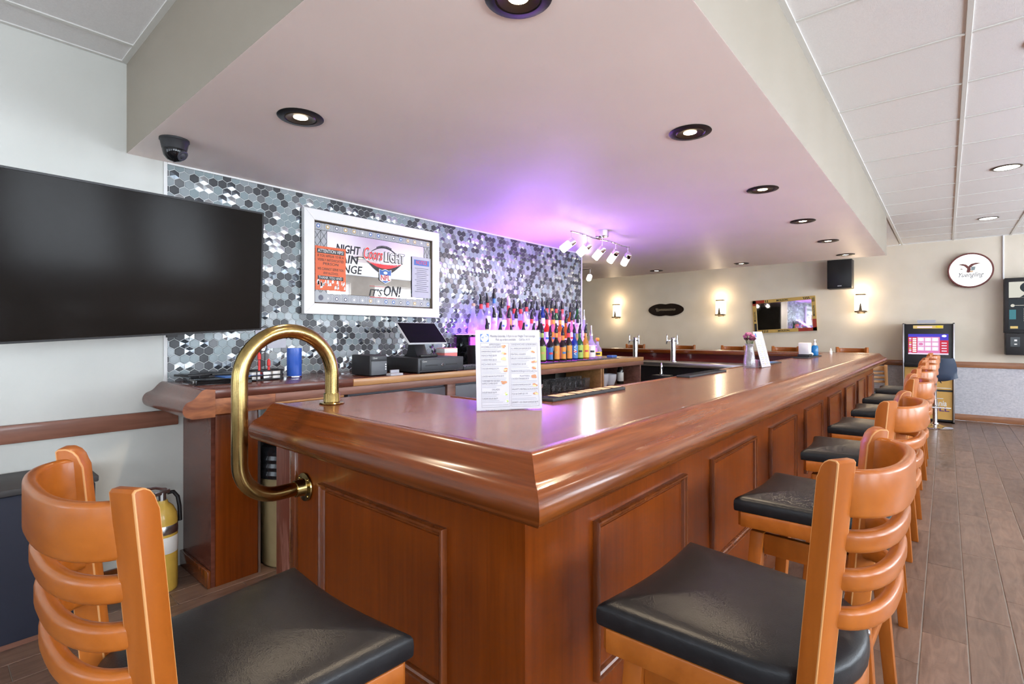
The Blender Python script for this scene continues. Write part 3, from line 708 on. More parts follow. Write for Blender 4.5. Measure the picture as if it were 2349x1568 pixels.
bowl(-2.87, 4.87, SHZ, .075, .135, 0, 'tall white tub on the shelf beside the wooden divider'); bowl(-2.90, 5.07, SHZ, .09, .12, 0, 'wide white bowl on the shelf next to the wine bottle')
t = BM(); lathe(t, [(0, 0), (.036, 0), (.038, .01), (.038, .10)], 18, (-2.86, 5.27, SHZ)); wb = thing('wine_bottle', 'dark wine bottle with cream label on the back shelf', 'bottle', (-2.86, 5.27, SHZ))
t = BM(); lathe(t, [(0, 0), (.036, 0), (.038, .01), (.038, .15), (.030, .18), (.015, .20), (.013, .26), (0, .26)], 18); obj('glass_body', t, 'glass_dark', wb, 40)
t = BM(); lathe(t, [(.0385, .03), (.0388, .031), (.0388, .13), (.0385, .131)], 18); obj('label', t, 'label_white', wb, 40)
t = BM(); lathe(t, [(.0142, .205), (.0145, .206), (.0145, .264), (0, .266)], 14); obj('foil', t, 'label_blue', wb, 40)

# ------------------------------------------------------------------ liquor display: two lit steps and bottles
Z1, Z2 = 1.215, 1.345
for (x0, x1, z, lb) in ((XW+.02, -3.19, Z2, 'higher black step of the purple-lit liquor display against the tiles'), (-3.188, -3.05, Z1, 'lower black step of the purple-lit liquor display')):
    disp = thing('bottle_step', lb, 'shelf', ((x0+x1)/2, 4.1, ZB), 0, 'lit liquor steps')
    t = BM(); box(t, (x1-.004, 3.17, ZB+.01), (x1-.001, 5.08, z-.026)); o = obj('lit_riser', t, 'led_magenta', disp, 0, True); o['label'] = 'glowing pink front of the step'
    t = BM(); box(t, (x0, 3.15, z-.022), (x1, 5.10, z-.004), .002); obj('step', t, 'black_gloss', disp, 35, True)
    t = BM(); box(t, (x0+.012, 3.16, z-.004), (x1-.012, 5.09, z), .001); o = obj('light_panel', t, 'led_purple', disp, 0, True); o['label'] = 'glowing purple top of the step'
    for y in (3.16, 3.80, 4.45, 5.07):
        t = BM(); box(t, (x0+.02, y, ZB), (x1-.02, y+.012, z-.022)); obj('support', t, 'black_gloss', disp, 0, True)
light('purple_led', 'AREA', (-3.02, 3.95, 1.50), 17, (.46, .20, 1.0), .40, 1.6, (.7, 0, 1))

SH = {
 'tall':  [(0, 0), (.034, 0), (.037, .006), (.037, .165), (.033, .185), (.018, .215), (.0145, .235), (.0145, .290), (0, .290)],
 'wide':  [(0, 0), (.043, 0), (.046, .006), (.046, .150), (.042, .170), (.022, .195), (.016, .210), (.016, .262), (0, .262)],
 'slim':  [(0, 0), (.030, 0), (.032, .006), (.032, .185), (.026, .21), (.014, .245), (.0135, .305), (0, .305)],
 'squat': [(0, 0), (.045, 0), (.049, .010), (.049, .085), (.040, .115), (.020, .140), (.016, .160), (.016, .185), (0, .185)],
 'bell':  [(0, 0), (.050, 0), (.053, .010), (.048, .090), (.034, .150), (.020, .190), (.016, .215), (.016, .260), (0, .260)],
}
def bottle(x, y, z, shape, glass_m, label_m, top, label, group, band=None, tilt=0, tall=1.0):
    B = thing('liquor_bottle', label, 'bottle', (x, y, z), RND.uniform(-.25, .25), group); pr = [(r, h*tall) for r, h in SH[shape]]; H = pr[-1][1]; R = max(p[0] for p in pr)
    sq = shape in ('wide',) and RND.random() < .5
    t = BM(); lathe(t, pr, 4 if False else 16, sx=1, sy=.8 if sq else 1); obj('glass_body', t, glass_m, B, 40)
    if label_m:
        zs = [h for r, h in pr if r > R*.96]; lo, hi = min(zs)+.014, max(zs)-.012
        if shape == 'bell': lo, hi = .03, .085
        t = BM(); rr = R*1.012; n = 14; vs = []
        for i in range(n+1):
            a = -1.25+2.5*i/n; vs += [(rr*math.cos(a), rr*math.sin(a)*(.8 if sq else 1), lo), (rr*math.cos(a), rr*math.sin(a)*(.8 if sq else 1), hi)]
        _add(t, vs, [(2*i, 2*i+2, 2*i+3, 2*i+1) for i in range(n)]); L = obj('label', t, label_m, B, 60)
        L.rotation_euler = (0, 0, -.82)
        t = BM(); m = (hi+lo)/2; rr = R*1.02; vs = []
        for i in range(7):
            a = -.5+1.0*i/6; vs += [(rr*math.cos(a), rr*math.sin(a)*(.8 if sq else 1), m-.008), (rr*math.cos(a), rr*math.sin(a)*(.8 if sq else 1), m+.012)]
        _add(t, vs, [(2*i, 2*i+2, 2*i+3, 2*i+1) for i in range(6)]); obj('emblem', t, RND.choice(['ink', 'label_red', 'label_blue', 'gold_print']), L, 60)
    if band:
        t = BM(); r0 = pr[-2][0]*1.12; lathe(t, [(r0*.98, H-.055), (r0, H-.054), (r0, H-.004), (r0*.9, H-.002)], 14); obj('neck_band', t, band, B, 40)
    if top == 'pour':
        t = BM(); lathe(t, [(.017, H-.010), (.0185, H-.006), (.0185, H+.020), (.013, H+.036), (.0105, H+.050)], 14)
        tube(t, [(0, 0, H+.044), (.004, 0, H+.062), (.011, .003, H+.084)], [.0115, .0105, .0085], 10); p = obj('pour_spout', t, 'pour_black', B, 40); p.rotation_euler = (0, 0, RND.uniform(-PI, PI))
        t = BM(); tube(t, [(.010, .003, H+.080), (.014, .004, H+.092)], .0045, 8); obj('tip', t, 'chrome', p, 40)
    elif top == 'pink':
        t = BM(); lathe(t, [(.018, H-.008), (.019, H), (.017, H+.05), (.010, H+.07), (.008, H+.085), (0, H+.085)], 14); obj('pour_spout', t, 'pour_pink', B, 40)
    elif top == 'chrome':
        t = BM(); lathe(t, [(.018, H-.010), (.0185, H), (.014, H+.02), (.007, H+.05), (.006, H+.10), (0, H+.10)], 14); obj('pour_spout', t, 'chrome', B, 40)
    elif top == 'ball':
        t = BM(); lathe(t, [(0, H), (.018, H+.008), (.024, H+.024), (.018, H+.040), (0, H+.046)], 14); obj('stopper', t, 'label_orange', B, 40)
    else:
        t = BM(); lathe(t, [(.016, H-.004), (.017, H), (.017, H+.022), (0, H+.024)], 14); obj('cork', t, 'cork', B, 40)
    return B
GT, GM, GF = 'liquor bottles on the top step', 'liquor bottles on the middle step', 'liquor bottles standing on the counter'
TOP = [(3.300,'bell','glass_clear',None,'cork',None,'clear bell-shaped bottle with wooden cork'), (3.400,'tall','glass_clear',None,'pour','label_red','clear bottle with red collar'),
 (3.488,'slim','glass_clear','label_white','pour','label_red','slim clear bottle with red collar'), (3.580,'slim','glass_clear','label_white','pour','label_blue','tallest clear bottle with blue neck'),
 (3.693,'wide','glass_clear','label_white','pour',None,'wide clear bottle with big white label'), (3.790,'tall','glass_pink','label_orange','pink','label_red','pink bottle with lilac pourer'),
 (3.878,'wide','glass_clear','label_white','pour','label_red','wide clear bottle with red neck'), (3.978,'wide','glass_clear','label_red','pour','label_red','clear bottle with red neck and red label'),
 (4.075,'tall','glass_clear','label_white','pour','label_red','clear bottle with red neck and white label'), (4.160,'wide','glass_clear','label_white','pour',None,'square-shouldered clear bottle'),
 (4.258,'wide','glass_clear','label_white','pour',None,'clear bottle with pale square label'), (4.350,'slim','glass_blue','label_white','pour',None,'dark blue slim bottle'),
 (4.425,'tall','glass_pink','label_white','pour','label_red','rosy bottle with red neck band'), (4.515,'tall','glass_pink','label_orange','pour','label_orange','pink bottle with orange label'),
 (4.600,'tall','glass_green','label_white','pour','label_red','green bottle with red neck'), (4.715,'tall','glass_pink','label_white','pour','label_red','pale bottle with red neck'),
 (4.880,'wide','glass_amber','label_white','pour',None,'amber bottle with white label'), (5.020,'slim','glass_green','label_white','pour',None,'tall green bottle at the tile edge')]
for i, (y, s, g, l, tp, bd, d) in enumerate(TOP): bottle(-3.285, y, Z2, s, g, l, tp, '%s, %s along the top step' % (d, NUM[i]), GT, bd, tall=1.15 if i == 3 else 1.0)
MID = [(3.300,'squat','glass_red',None,'pour','cork','red amber round flask'), (3.395,'tall','glass_clear','label_white','pour',None,'clear bottle with white label'), (3.480,'tall','glass_clear','label_white','pour',None,'clear bottle with slim white label'),
 (3.596,'tall','glass_pink','label_red','pour',None,'rosy bottle with red label'), (3.704,'tall','glass_clear','label_white','pour',None,'clear bottle with plain label'), (3.829,'wide','glass_clear','label_white','pink',None,'wide clear bottle with lilac pourer'),
 (3.945,'tall','glass_clear','label_red','pour','label_red','clear bottle with red band'), (4.072,'tall','glass_dark','label_green','pour',None,'dark bottle with green label'), (4.195,'tall','glass_red','label_white','pour','label_red','red bottle with white label'),
 (4.304,'tall','glass_pink','label_orange','pour','label_orange','pink bottle with orange label'), (4.430,'tall','glass_amber','label_orange','pour','label_orange','orange bottle with orange band'), (4.540,'bell','glass_amber','label_white','pour',None,'amber bell-shaped bottle'),
 (4.655,'tall','glass_pink','label_white','pour',None,'pale pink bottle'), (4.770,'wide','glass_clear','label_green','pour',None,'clear bottle with pale green label'), (4.900,'slim','glass_clear','label_white','chrome',None,'tall bottle with chrome pourer')]
for i, (y, s, g, l, tp, bd, d) in enumerate(MID): bottle(-3.115, y, Z1, s, g, l, tp, '%s, %s along the middle step' % (d, NUM[i]), GM, bd)
FR = [(3.30,'tall','glass_dark','label_white','pour',None,'dark bottle with white label'), (3.45,'wide','glass_clear','label_white','pour',None,'wide clear bottle'), (3.62,'tall','glass_amber','label_yellow','pour',None,'amber bottle with yellow label'), (3.77,'tall','glass_dark','label_orange','pour',None,'dark bottle with orange label'),
 (3.905,'tall','glass_dark','label_green','pour','label_green','dark bottle with lime green label'), (4.035,'wide','glass_dark','label_blue','pour',None,'dark bottle with blue picture label'), (4.135,'tall','glass_dark','label_orange','pour','label_orange','dark slim bottle with peach label'), (4.250,'wide','glass_dark','label_orange','pour','label_orange','dark bottle with large orange label'),
 (4.355,'tall','glass_dark','label_orange','pour','label_red','dark bottle with salmon label'), (4.462,'tall','glass_blue','label_blue','pour',None,'bright blue bottle with white letters'), (4.565,'tall','glass_green','label_green','pour',None,'green glass bottle with pinkish neck'), (4.680,'tall','liquid_gold','label_yellow','pour',None,'golden bottle with yellow label'),
 (4.795,'wide','glass_clear','label_white','chrome',None,'clear flat bottle with grey label'), (4.925,'squat','glass_clear','label_yellow','ball',None,'small round bottle with orange ball stopper')]
for i, (y, s, g, l, tp, bd, d) in enumerate(FR):
    B = bottle(-2.955, y, ZB+.002, s, g, l, tp, '%s, %s of those standing on the counter' % (d, NUM[i]), GF, bd)
    if i == 9:
        t = BM(); text_bm(t, 'VAV', (.039, -.022, .05), (0, 0, 1), (0, 1, 0), width=.10, size=.04, thick=0); tt = obj('lettering', t, 'label_white', B, 0); tt.rotation_euler = (0, 0, -.6-B.rotation_euler.z)
def mat_strip(lo, hi, label, ribs=True, print_m=None):
    c = ((lo[0]+hi[0])/2, (lo[1]+hi[1])/2, lo[2]); M_ = thing('bar_mat', label, 'mat', c, 0, 'rubber bar mats')
    t = BM(); box(t, lo, hi, .003); obj('rubber', t, 'rubber', M_, 35, True)
    if ribs:
        n = int((hi[1]-lo[1])/.02); t = BM()
        for i in range(n):
            y = lo[1]+.012+(hi[1]-lo[1]-.024)*i/(n-1); box(t, (lo[0]+.01, y-.003, hi[2]), (hi[0]-.008, y+.003, hi[2]+.002))
        obj('ribs', t, 'black_plastic', M_, 0, True)
    if print_m:
        t = BM(); y = lo[1]+.06; z = hi[2]+.0024
        while y < hi[1]-.05:
            L = RND.uniform(.05, .11); box(t, (lo[0]+.014, y, z), (hi[0]-.014, y+L*.75, z+.0006)); y += L
        obj('print', t, print_m, M_, 0, True)
mat_strip((INX+.022, 1.66, ZB), (INX+.108, 2.27, ZB+.012), 'ribbed black bar mat with pale print beside the menu stand', True, 'food_tan')
mat_strip((INX+.012, 3.12, ZB), (INX+.098, 3.82, ZB+.012), 'plain black bar mat midway along the inner bar edge', True)
mat_strip((INX+.02, 4.80, ZB), (INX+.12, 5.35, ZB+.008), 'grey bar mat with blue print just past the flower vase', False, 'label_blue')
mat_strip((INX+.012, 6.35, ZB), (INX+.16, 7.15, ZB+.012), 'black bar mat under the napkin holder', True)
mat_strip((-2.90, 4.42, ZB-.002), (-2.79, 5.12, ZB+.001), 'black mat under the bottles at the far end of the counter', False)
mat_strip((-2.88, 3.72, ZB-.002), (-2.78, 4.22, ZB+.001), 'navy mat on the counter edge below the dark bottles', False)
t = BM(); box(t, (-3.02, 5.24, ZB-.002), (-2.95, 5.36, ZB+.022), .003); solo('card_box', t, 'blue_print', 'small dark blue box near the end of the back counter', 'box', None, 35, (-2.985, 5.3, ZB-.002))
# ------------------------------------------------------------------ point of sale and things on the back counter
pr = thing('receipt_printer', 'black receipt printer with grey front on the back counter', 'printer', (-2.93, 1.965, ZB))
t = BM(); box(t, (-3.05, 1.90, ZB), (-2.835, 2.035, ZB+.135), .008); obj('body', t, 'black_plastic', pr, 35, True)
t = BM(); box(t, (-2.838, 1.91, ZB+.004), (-2.83, 2.03, ZB+.095), .003); obj('front_cover', t, 'pos_grey', pr, 35, True)
t = BM(); box(t, (-2.838, 1.91, ZB+.10), (-2.831, 2.03, ZB+.128), .003); obj('paper_cover', t, 'pos_dark', pr, 35, True)
t = BM(); text_bm(t, 'Clover', (-2.8305, 1.922, ZB+.110), (0, 1, 0), (0, 0, 1), size=.016, width=.035); obj('lettering', t, 'label_white', pr, 0, True)
for z in (.040, .056, .072):
    t = BM(); lathe(t, [(0, .002), (.004, .0018), (.005, 0)], 10, M=Matrix.Translation((-2.83, 2.02, ZB+z)) @ Matrix.Rotation(PI/2, 4, 'Y')); obj('button', t, 'white', pr, 40, True)
dr = thing('cash_drawer', 'dark metal cash drawer with a lock on the back counter', 'cash drawer', (-2.97, 2.45, ZB))
t = BM(); box(t, (-3.18, 2.24, ZB+.006), (-2.775, 2.67, ZB+.105), .003); obj('case', t, 'black_plastic', dr, 35, True)
t = BM(); box(t, (-2.776, 2.24, ZB+.006), (-2.765, 2.67, ZB+.105), .003); f = obj('front_plate', t, 'pos_dark', dr, 35, True)
t = BM(); box(t, (-2.766, 2.262, ZB+.018), (-2.758, 2.648, ZB+.093), .002); f2 = obj('drawer_front', t, 'pos_dark', dr, 35, True)
t = BM(); box(t, (-2.759, 2.30, ZB+.048), (-2.756, 2.41, ZB+.056)); obj('slot', t, 'ink', f2, 0, True)
t = BM(); box(t, (-2.759, 2.49, ZB+.05), (-2.756, 2.60, ZB+.058)); obj('slot', t, 'ink', f2, 0, True)
t = BM(); lathe(t, [(0, .008), (.010, .008), (.013, .003), (.013, 0)], 16, M=Matrix.Translation((-2.758, 2.455, ZB+.053)) @ Matrix.Rotation(PI/2, 4, 'Y')); obj('lock', t, 'chrome', f2, 40, True)
t = BM(); text_bm(t, 'Clover', (-2.7575, 2.272, ZB+.076), (0, 1, 0), (0, 0, 1), size=.016, width=.04); obj('lettering', t, 'label_white', f2, 0, True)
for x in (-3.15, -2.80):
    for y in (2.27, 2.64):
        t = BM(); cyl(t, (x, y, ZB-.002), (x, y, ZB+.008), .01, seg=10); obj('foot', t, 'rubber', dr, 40, True)
pos = thing('touch_terminal', 'tilted black touch screen terminal standing on the cash drawer', 'screen', (-2.95, 2.42, ZB+.105))
B0, B1 = Vector((-2.85, 2.232, 1.283)), Vector((-3.0, 2.232, 1.432)); up = (B1-B0); sl = up.length; up.normalize(); vy = Vector((0, 1, 0))
t = BM(); prism(t, [(p[0]+.178, p[1]+sl/2) for p in rrect(.356, sl, .006, 3)], B0-(vy.cross(up))*.014, vy, up, .013); obj('shell', t, 'white', pos, 35, True)
t = BM(); quad(t, B0, vy, up, .004, .352, .004, sl-.004, h=.0004); obj('screen', t, 'screen_off', pos, 0, True)
t = BM(); prism(t, [(-3.10, ZB+.106), (-2.93, ZB+.106), (-2.945, ZB+.122), (-2.99, 1.31), (-2.965, 1.38), (-2.985, 1.385), (-3.03, 1.30), (-3.06, ZB+.125)], (0, 2.37, 0), (1, 0, 0), (0, 0, 1), -.10); obj('stand', t, 'black_plastic', pos, 35, True)
t = BM(); box(t, (-2.84, 2.30, ZB+.107), (-2.81, 2.46, ZB+.128), .008); solo('stapler', t, 'black', 'black stapler lying on the cash drawer in front of the screen', 'stapler', None, 35, (-2.825, 2.38, ZB+.107))
for i, (x, y, sx, sy, h, tl, lb) in enumerate(((-2.80, 2.07, .05, .10, .012, .05, 'flat stack of white slips beside the cash drawer'), (-2.85, 2.105, .012, .07, .03, .0, 'small upright white card between printer and cash drawer'))):
    t = BM(); box(t, (x-sx/2, y-sy/2, ZB-.0025), (x+sx/2, y+sy/2, ZB+h), .001, seg=1); solo('paper_slips', t, 'paper', lb, 'paper', None, 35, (x, y, ZB-.0025))
t = BM(); box(t, (-2.98, 2.71, ZB-.003), (-2.80, 2.98, ZB+.02), .004); kb = thing('keypad', 'black keypad between cash drawer and bucket', 'keypad', (-2.89, 2.85, ZB-.003)); obj('base', t, 'black_plastic', kb, 35, True)
t = BM()
for i in range(4):
    for j in range(8): box(t, (-2.965+.04*i, 2.725+.031*j, ZB+.02), (-2.935+.04*i, 2.748+.031*j, ZB+.026), .001, seg=1)
o = obj('keys', t, 'pos_grey', kb, 35, True)
t = BM(); lathe(t, [(0, 0), (.075, 0), (.078, .006), (.09, .17), (.094, .175), (.094, .18), (.086, .18), (.072, .012), (0, .012)], 24, (-3.0, 3.06, ZB-.003)); solo('ice_bucket', t, 'black_plastic', 'round black bucket between keypad and liquor bottles', 'bucket', None, 40, (-3.0, 3.06, ZB-.003))
t = BM(); box(t, (-3.13, 2.72, ZB-.003), (-3.03, 2.86, ZB+.16), .004); bx_ = thing('tissue_box', 'pink patterned box behind the cash drawer', 'box', (-3.08, 2.79, ZB-.003)); obj('carton', t, 'pink_box', bx_, 35, True)
t = BM(); box(t, (-3.131, 2.719, ZB+.12), (-3.029, 2.861, ZB+.158), .004); obj('print_band', t, 'label_white', bx_, 35, True)
cu = thing('blue_cup', 'shiny blue tall cup beside the wire caddy', 'cup', (-3.10, 1.53, ZB))
t = BM(); lathe(t, [(0, 0), (.043, 0), (.044, .003), (.044, .185), (.041, .185), (.040, .02), (0, .02)], 26); obj('cup_body', t, 'blue_cup', cu, 40)
t = BM(); lathe(t, [(.0442, .002), (.0448, .003), (.0448, .012), (.0442, .013)], 26); obj('base_ring', t, 'chrome', cu, 40)
cd = thing('wire_caddy', 'black wire caddy with ring handle on the counter, packets added for its glints', 'caddy', (-3.08, 1.33, ZB), .15)
t = BM()
for z in (.008, .032, .058): tube(t, [(x, y, z) for x, y in rrect(.12, .21, .03, 4)]+[(.06, .075, z)], .004, 8)
for x, y in rrect(.12, .21, .03, 1): tube(t, [(x, y, 0), (x, y, .058)], .0035, 8)
obj('wire_basket', t, 'black', cd, 50)
t = BM(); tube(t, [(0, -.012, .01), (0, -.012, .17)], .003, 8); tube(t, [(0, .012, .01), (0, .012, .17)], .003, 8); tube(t, [(0, .024*math.sin(2*PI*i/20), .194+.024*math.cos(2*PI*i/20)) for i in range(21)], .003, 8); obj('handle', t, 'black', cd, 50)
for x, y in ((.03, -.07), (-.02, -.06), (.03, .0), (.03, .06), (-.02, .07)):
    t = BM(); box(t, (x-.016, y-.025, .006), (x+.016, y+.025, .055), .002); obj('glint_packet', t, RND.choice(['label_white', 'steel', 'black']), cd, 35)  # packets put in for the white reflection glints on the basket
for y, h in ((-.03, .12), (.03, .08)):
    t = BM(); tube(t, [(.01, y, .02), (.01, y, h)], .007, 8); lathe(t, [(0, h), (.010, h+.004), (.010, h+.03), (.004, h+.045), (0, h+.046)], 10, (.01, y, 0)); obj('red_pick', t, 'red_print', cd, 40)
bd = thing('ring_binder', 'black ring binder lying on the rolled end of the counter', 'binder', (-3.14, 1.10, ZB), -.1)
t = BM(); box(t, (-.15, -.13, 0), (.15, .14, .004), .001); box(t, (-.15, -.13, .026), (.15, .14, .030), .001); box(t, (-.15, -.135, 0), (.15, -.128, .03), .001); obj('cover', t, 'black_gloss', bd, 35)
t = BM(); box(t, (-.13, -.12, .005), (.128, .125, .025)); obj('pages', t, 'label_white', bd, 0)
t = BM(); box(t, (.146, -.13, .004), (.15, .14, .026)); obj('flap', t, 'black_gloss', bd, 0)
t = BM(); lathe(t, [(0, .002), (.009, .0015), (.010, 0)], 14, M=Matrix.Translation((.10, -.1355, .015)) @ Matrix.Rotation(PI/2, 4, 'X')); obj('spine_ring', t, 'steel', bd, 40)
t = BM(); box(t, (-3.17, 1.10, ZB+.031), (-3.02, 1.30, ZB+.037), .001); solo('blue_folder', t, 'blue_print', 'thin blue folder on top of the ring binder', 'folder', None, 35, (-3.1, 1.2, ZB+.031))
for i, (x, y, a, lb) in enumerate(((-3.22, 1.04, .3, 'black bill wallet on the binder, nearest the wall rail'), (-3.19, 1.20, -.2, 'black bill wallet overlapping the blue folder'))):
    t = BM(); box(t, (-.06, -.11, 0), (.06, .11, .012), .003); o = solo('bill_wallet', t, 'black', lb, 'wallet', 'bill wallets on the binder'); o.location = (x, y, ZB+.0385+.0001*i); o.rotation_euler = (0, 0, a)
t = BM(); prism(t, [(-.10, 0), (.10, 0), (.10, .13), (-.10, .13)], (XW+.010, 1.515, 1.255), (0, 1, 0), (0, 0, 1), .001); solo('notice_sheet', t, 'paper', 'white sheet of paper fixed to the tiles behind the brass rail', 'paper', None, 0, (XW+.010, 1.515, 1.255))
# trash bin in the gate, extinguisher, navy box
bn = thing('trash_bin', 'beige trash bin with a black liner inside the bar gate', 'bin', (-3.02, 1.48, 0))
t = BM(); lathe(t, [(0, 0), (.16, 0), (.17, .01), (.195, .58), (.20, .585), (.20, .60), (.185, .60), (.16, .02), (0, .02)], 28); obj('drum', t, 'bin_beige', bn, 40)
t = BM(); lathe(t, [(.202+.006*(i % 2), .52+.022*i) if i < 8 else (.19, .70) for i in range(9)]+[(.17, .68), (.15, .60)], 28); obj('liner', t, 'bag_black', bn, 25)
ex = thing('fire_extinguisher', 'yellow fire extinguisher standing by the end cabinet', 'fire extinguisher', (-3.155, .84, 0), .4)
t = BM(); lathe(t, [(0, 0), (.066, 0), (.070, .008), (.070, .36), (.066, .40), (.050, .435), (.028, .455), (.024, .47), (0, .47)], 28); obj('cylinder', t, 'yellow_paint', ex, 40)
t = BM(); lathe(t, [(.0705, .30), (.0712, .301), (.0712, .345), (.0705, .346)], 28); o = obj('label_band', t, 'steel', ex, 40)
t = BM(); lathe(t, [(.0705, .20), (.0712, .201), (.0712, .285), (.0705, .286)], 28); o = obj('label', t, 'label_white', ex, 40)
t = BM(); cyl(t, (0, 0, .468), (0, 0, .51), .018, seg=14); box(t, (-.014, -.05, .50), (.014, .035, .522), .003); obj('valve', t, 'steel', ex, 40)
t = BM(); tube(t, [(0, .02, .52), (0, -.04, .545), (0, -.10, .555)], .009, 8); tube(t, [(0, .03, .51), (0, -.05, .505), (0, -.09, .49)], .007, 8); obj('handle', t, 'chrome', ex, 40)
t = BM(); tube(t, [(0, .03, .50), (.01, .055, .50), (.02, .072, .47), (.028, .076, .42), (.03, .078, .34)], .010, 10); obj('hose', t, 'black', ex, 40)
t = BM(); box(t, (XW+.02, -1.6, .03), (-3.02, .54, .66), .012); nb = thing('navy_box', 'low navy cabinet with a dark top against the left wall', 'cabinet', (-3.2, -.5, 0)); obj('body', t, 'navy', nb, 35, True)
t = BM(); box(t, (XW+.02, -1.6, .66), (-3.01, .55, .69), .006); obj('top_board', t, 'charcoal_top', nb, 35, True)
t = BM(); box(t, (XW+.03, -1.58, 0), (-3.05, .52, .03)); obj('plinth', t, 'trim_wood_left', nb, 0, True)
# television on a wall arm
tvP = Vector((-3.07, 1.315, 1.372)); ya, ti, ro = math.radians(15.05), math.radians(6.04), math.radians(3.17)
nn = Vector((math.cos(ya)*math.cos(ti), math.sin(ya)*math.cos(ti), -math.sin(ti))); rg = Vector((-math.sin(ya), math.cos(ya), 0)); uu = nn.cross(rg).normalized()
rg, uu = math.cos(ro)*rg+math.sin(ro)*uu, math.cos(ro)*uu-math.sin(ro)*rg
TW, TH = 1.20, .68; tO = tvP-rg*TW
tv = thing('television', 'large black flat television angled out from the left wall', 'television', tvP-rg*(TW/2))
t = BM(); prism(t, [(x+TW/2, y+TH/2) for x, y in rrect(TW, TH, .006, 3)], tO-nn*.030, rg, uu, .028); obj('shell', t, 'tv_shell', tv, 35, True)
t = BM(); ring4(t, tO-nn*.002, rg, uu, TW, TH, .01, [(0, 0), (0, .003), (.009, .003), (.010, .001)]); obj('bezel', t, 'tv_shell', tv, 35, True)
t = BM(); quad(t, tO, rg, uu, .009, TW-.009, .010, TH-.009, h=-.0012); obj('screen', t, 'tv_screen', tv, 0, True)
t = BM(); prism(t, [(TW*.25, TH*.2), (TW*.75, TH*.2), (TW*.75, TH*.7), (TW*.25, TH*.7)], tO-nn*.06, rg, uu, .03); obj('rear_hump', t, 'tv_shell', tv, 35, True)
cc = tO+rg*(TW*.5)+uu*(TH*.45)-nn*.06
t = BM(); tube(t, [cc, Vector((XW+.02, cc.y+.08, cc.z))], .018, 10); box(t, (XW+.001, cc.y-.02, cc.z-.12), (XW+.03, cc.y+.18, cc.z+.12), .003); obj('wall_arm', t, 'black', tv, 40, True)
t = BM(); o_ = tO+rg*(TW-.53)-uu*.012; prism(t, [(0, 0), (.05, 0), (.05, .012), (0, .012)], o_-nn*.012, rg, uu, .012); obj('sensor', t, 'black', tv, 35, True)
# dome camera under the soffit
dc = thing('dome_camera', 'black dome security camera under the soffit corner', 'camera', (-2.975, .845, ZS))
t = BM(); lathe(t, [(0, 0), (.066, 0), (.066, -.010), (.062, -.014), (.055, -.05), (.052, -.055)], 28); obj('base', t, 'black_plastic', dc, 40)
t = BM(); lathe(t, [(.052, -.045), (.053, -.06), (.047, -.085), (.030, -.105), (0, -.114)], 28); d_ = obj('dome', t, 'black_gloss', dc, 40)
t = BM(); Ml = Matrix.Translation((.028, .022, -.078)) @ Vector((.62, .48, -.62)).to_track_quat('Z', 'Y').to_matrix().to_4x4(); lathe(t, [(.026, -.01), (.028, .012), (.022, .014), (.015, .012), (.010, .016), (0, .018)], 20, M=Ml); obj('lens', t, 'pos_dark', d_, 40)
# ------------------------------------------------------------------ framed beer mirror on the tiles
mx, my0, my1, mz0, mz1 = XW+.012, 1.722, 2.945, 1.488, 2.222
MW, MH = my1-my0, mz1-mz0; Y_, Z_ = Vector((0, 1, 0)), Vector((0, 0, 1))
bmr = thing('bar_mirror', 'white framed beer mirror with football crest hanging on the tiles', 'mirror', (mx, (my0+my1)/2, mz0))
FB = .076
for nm, a in (('top', [(0, MH), (FB, MH-FB), (MW-FB, MH-FB), (MW, MH)]), ('bottom', [(0, 0), (MW, 0), (MW-FB, FB), (FB, FB)]), ('l', [(0, 0), (FB, FB), (FB, MH-FB), (0, MH)]), ('r', [(MW, 0), (MW, MH), (MW-FB, MH-FB), (MW-FB, FB)])):
    t = BM(); prism(t, a, (mx, my0, mz0), Y_, Z_, .040); bmesh.ops.bevel(t, geom=t.edges[:], offset=.002, segments=1, profile=.5, affect='EDGES', material=-1); obj('frame_member', t, 'white_paint', bmr, 35, True)
t = BM(); ring4(t, (mx+.030, my0+FB-.002, mz0+FB-.002), Y_, Z_, MW-2*FB+.004, MH-2*FB+.004, .01, [(0, .008), (.006, .006), (.012, -.012), (.014, -.014)]); obj('inner_bead', t, 'bronze', bmr, 35, True)
O = Vector((mx+.016, my0+FB, mz0+FB)); w, h = MW-2*FB, MH-2*FB
t = BM(); quad(t, O, Y_, Z_, 0, w, 0, h); obj('mirror_glass', t, 'mirror', bmr, 0, True)
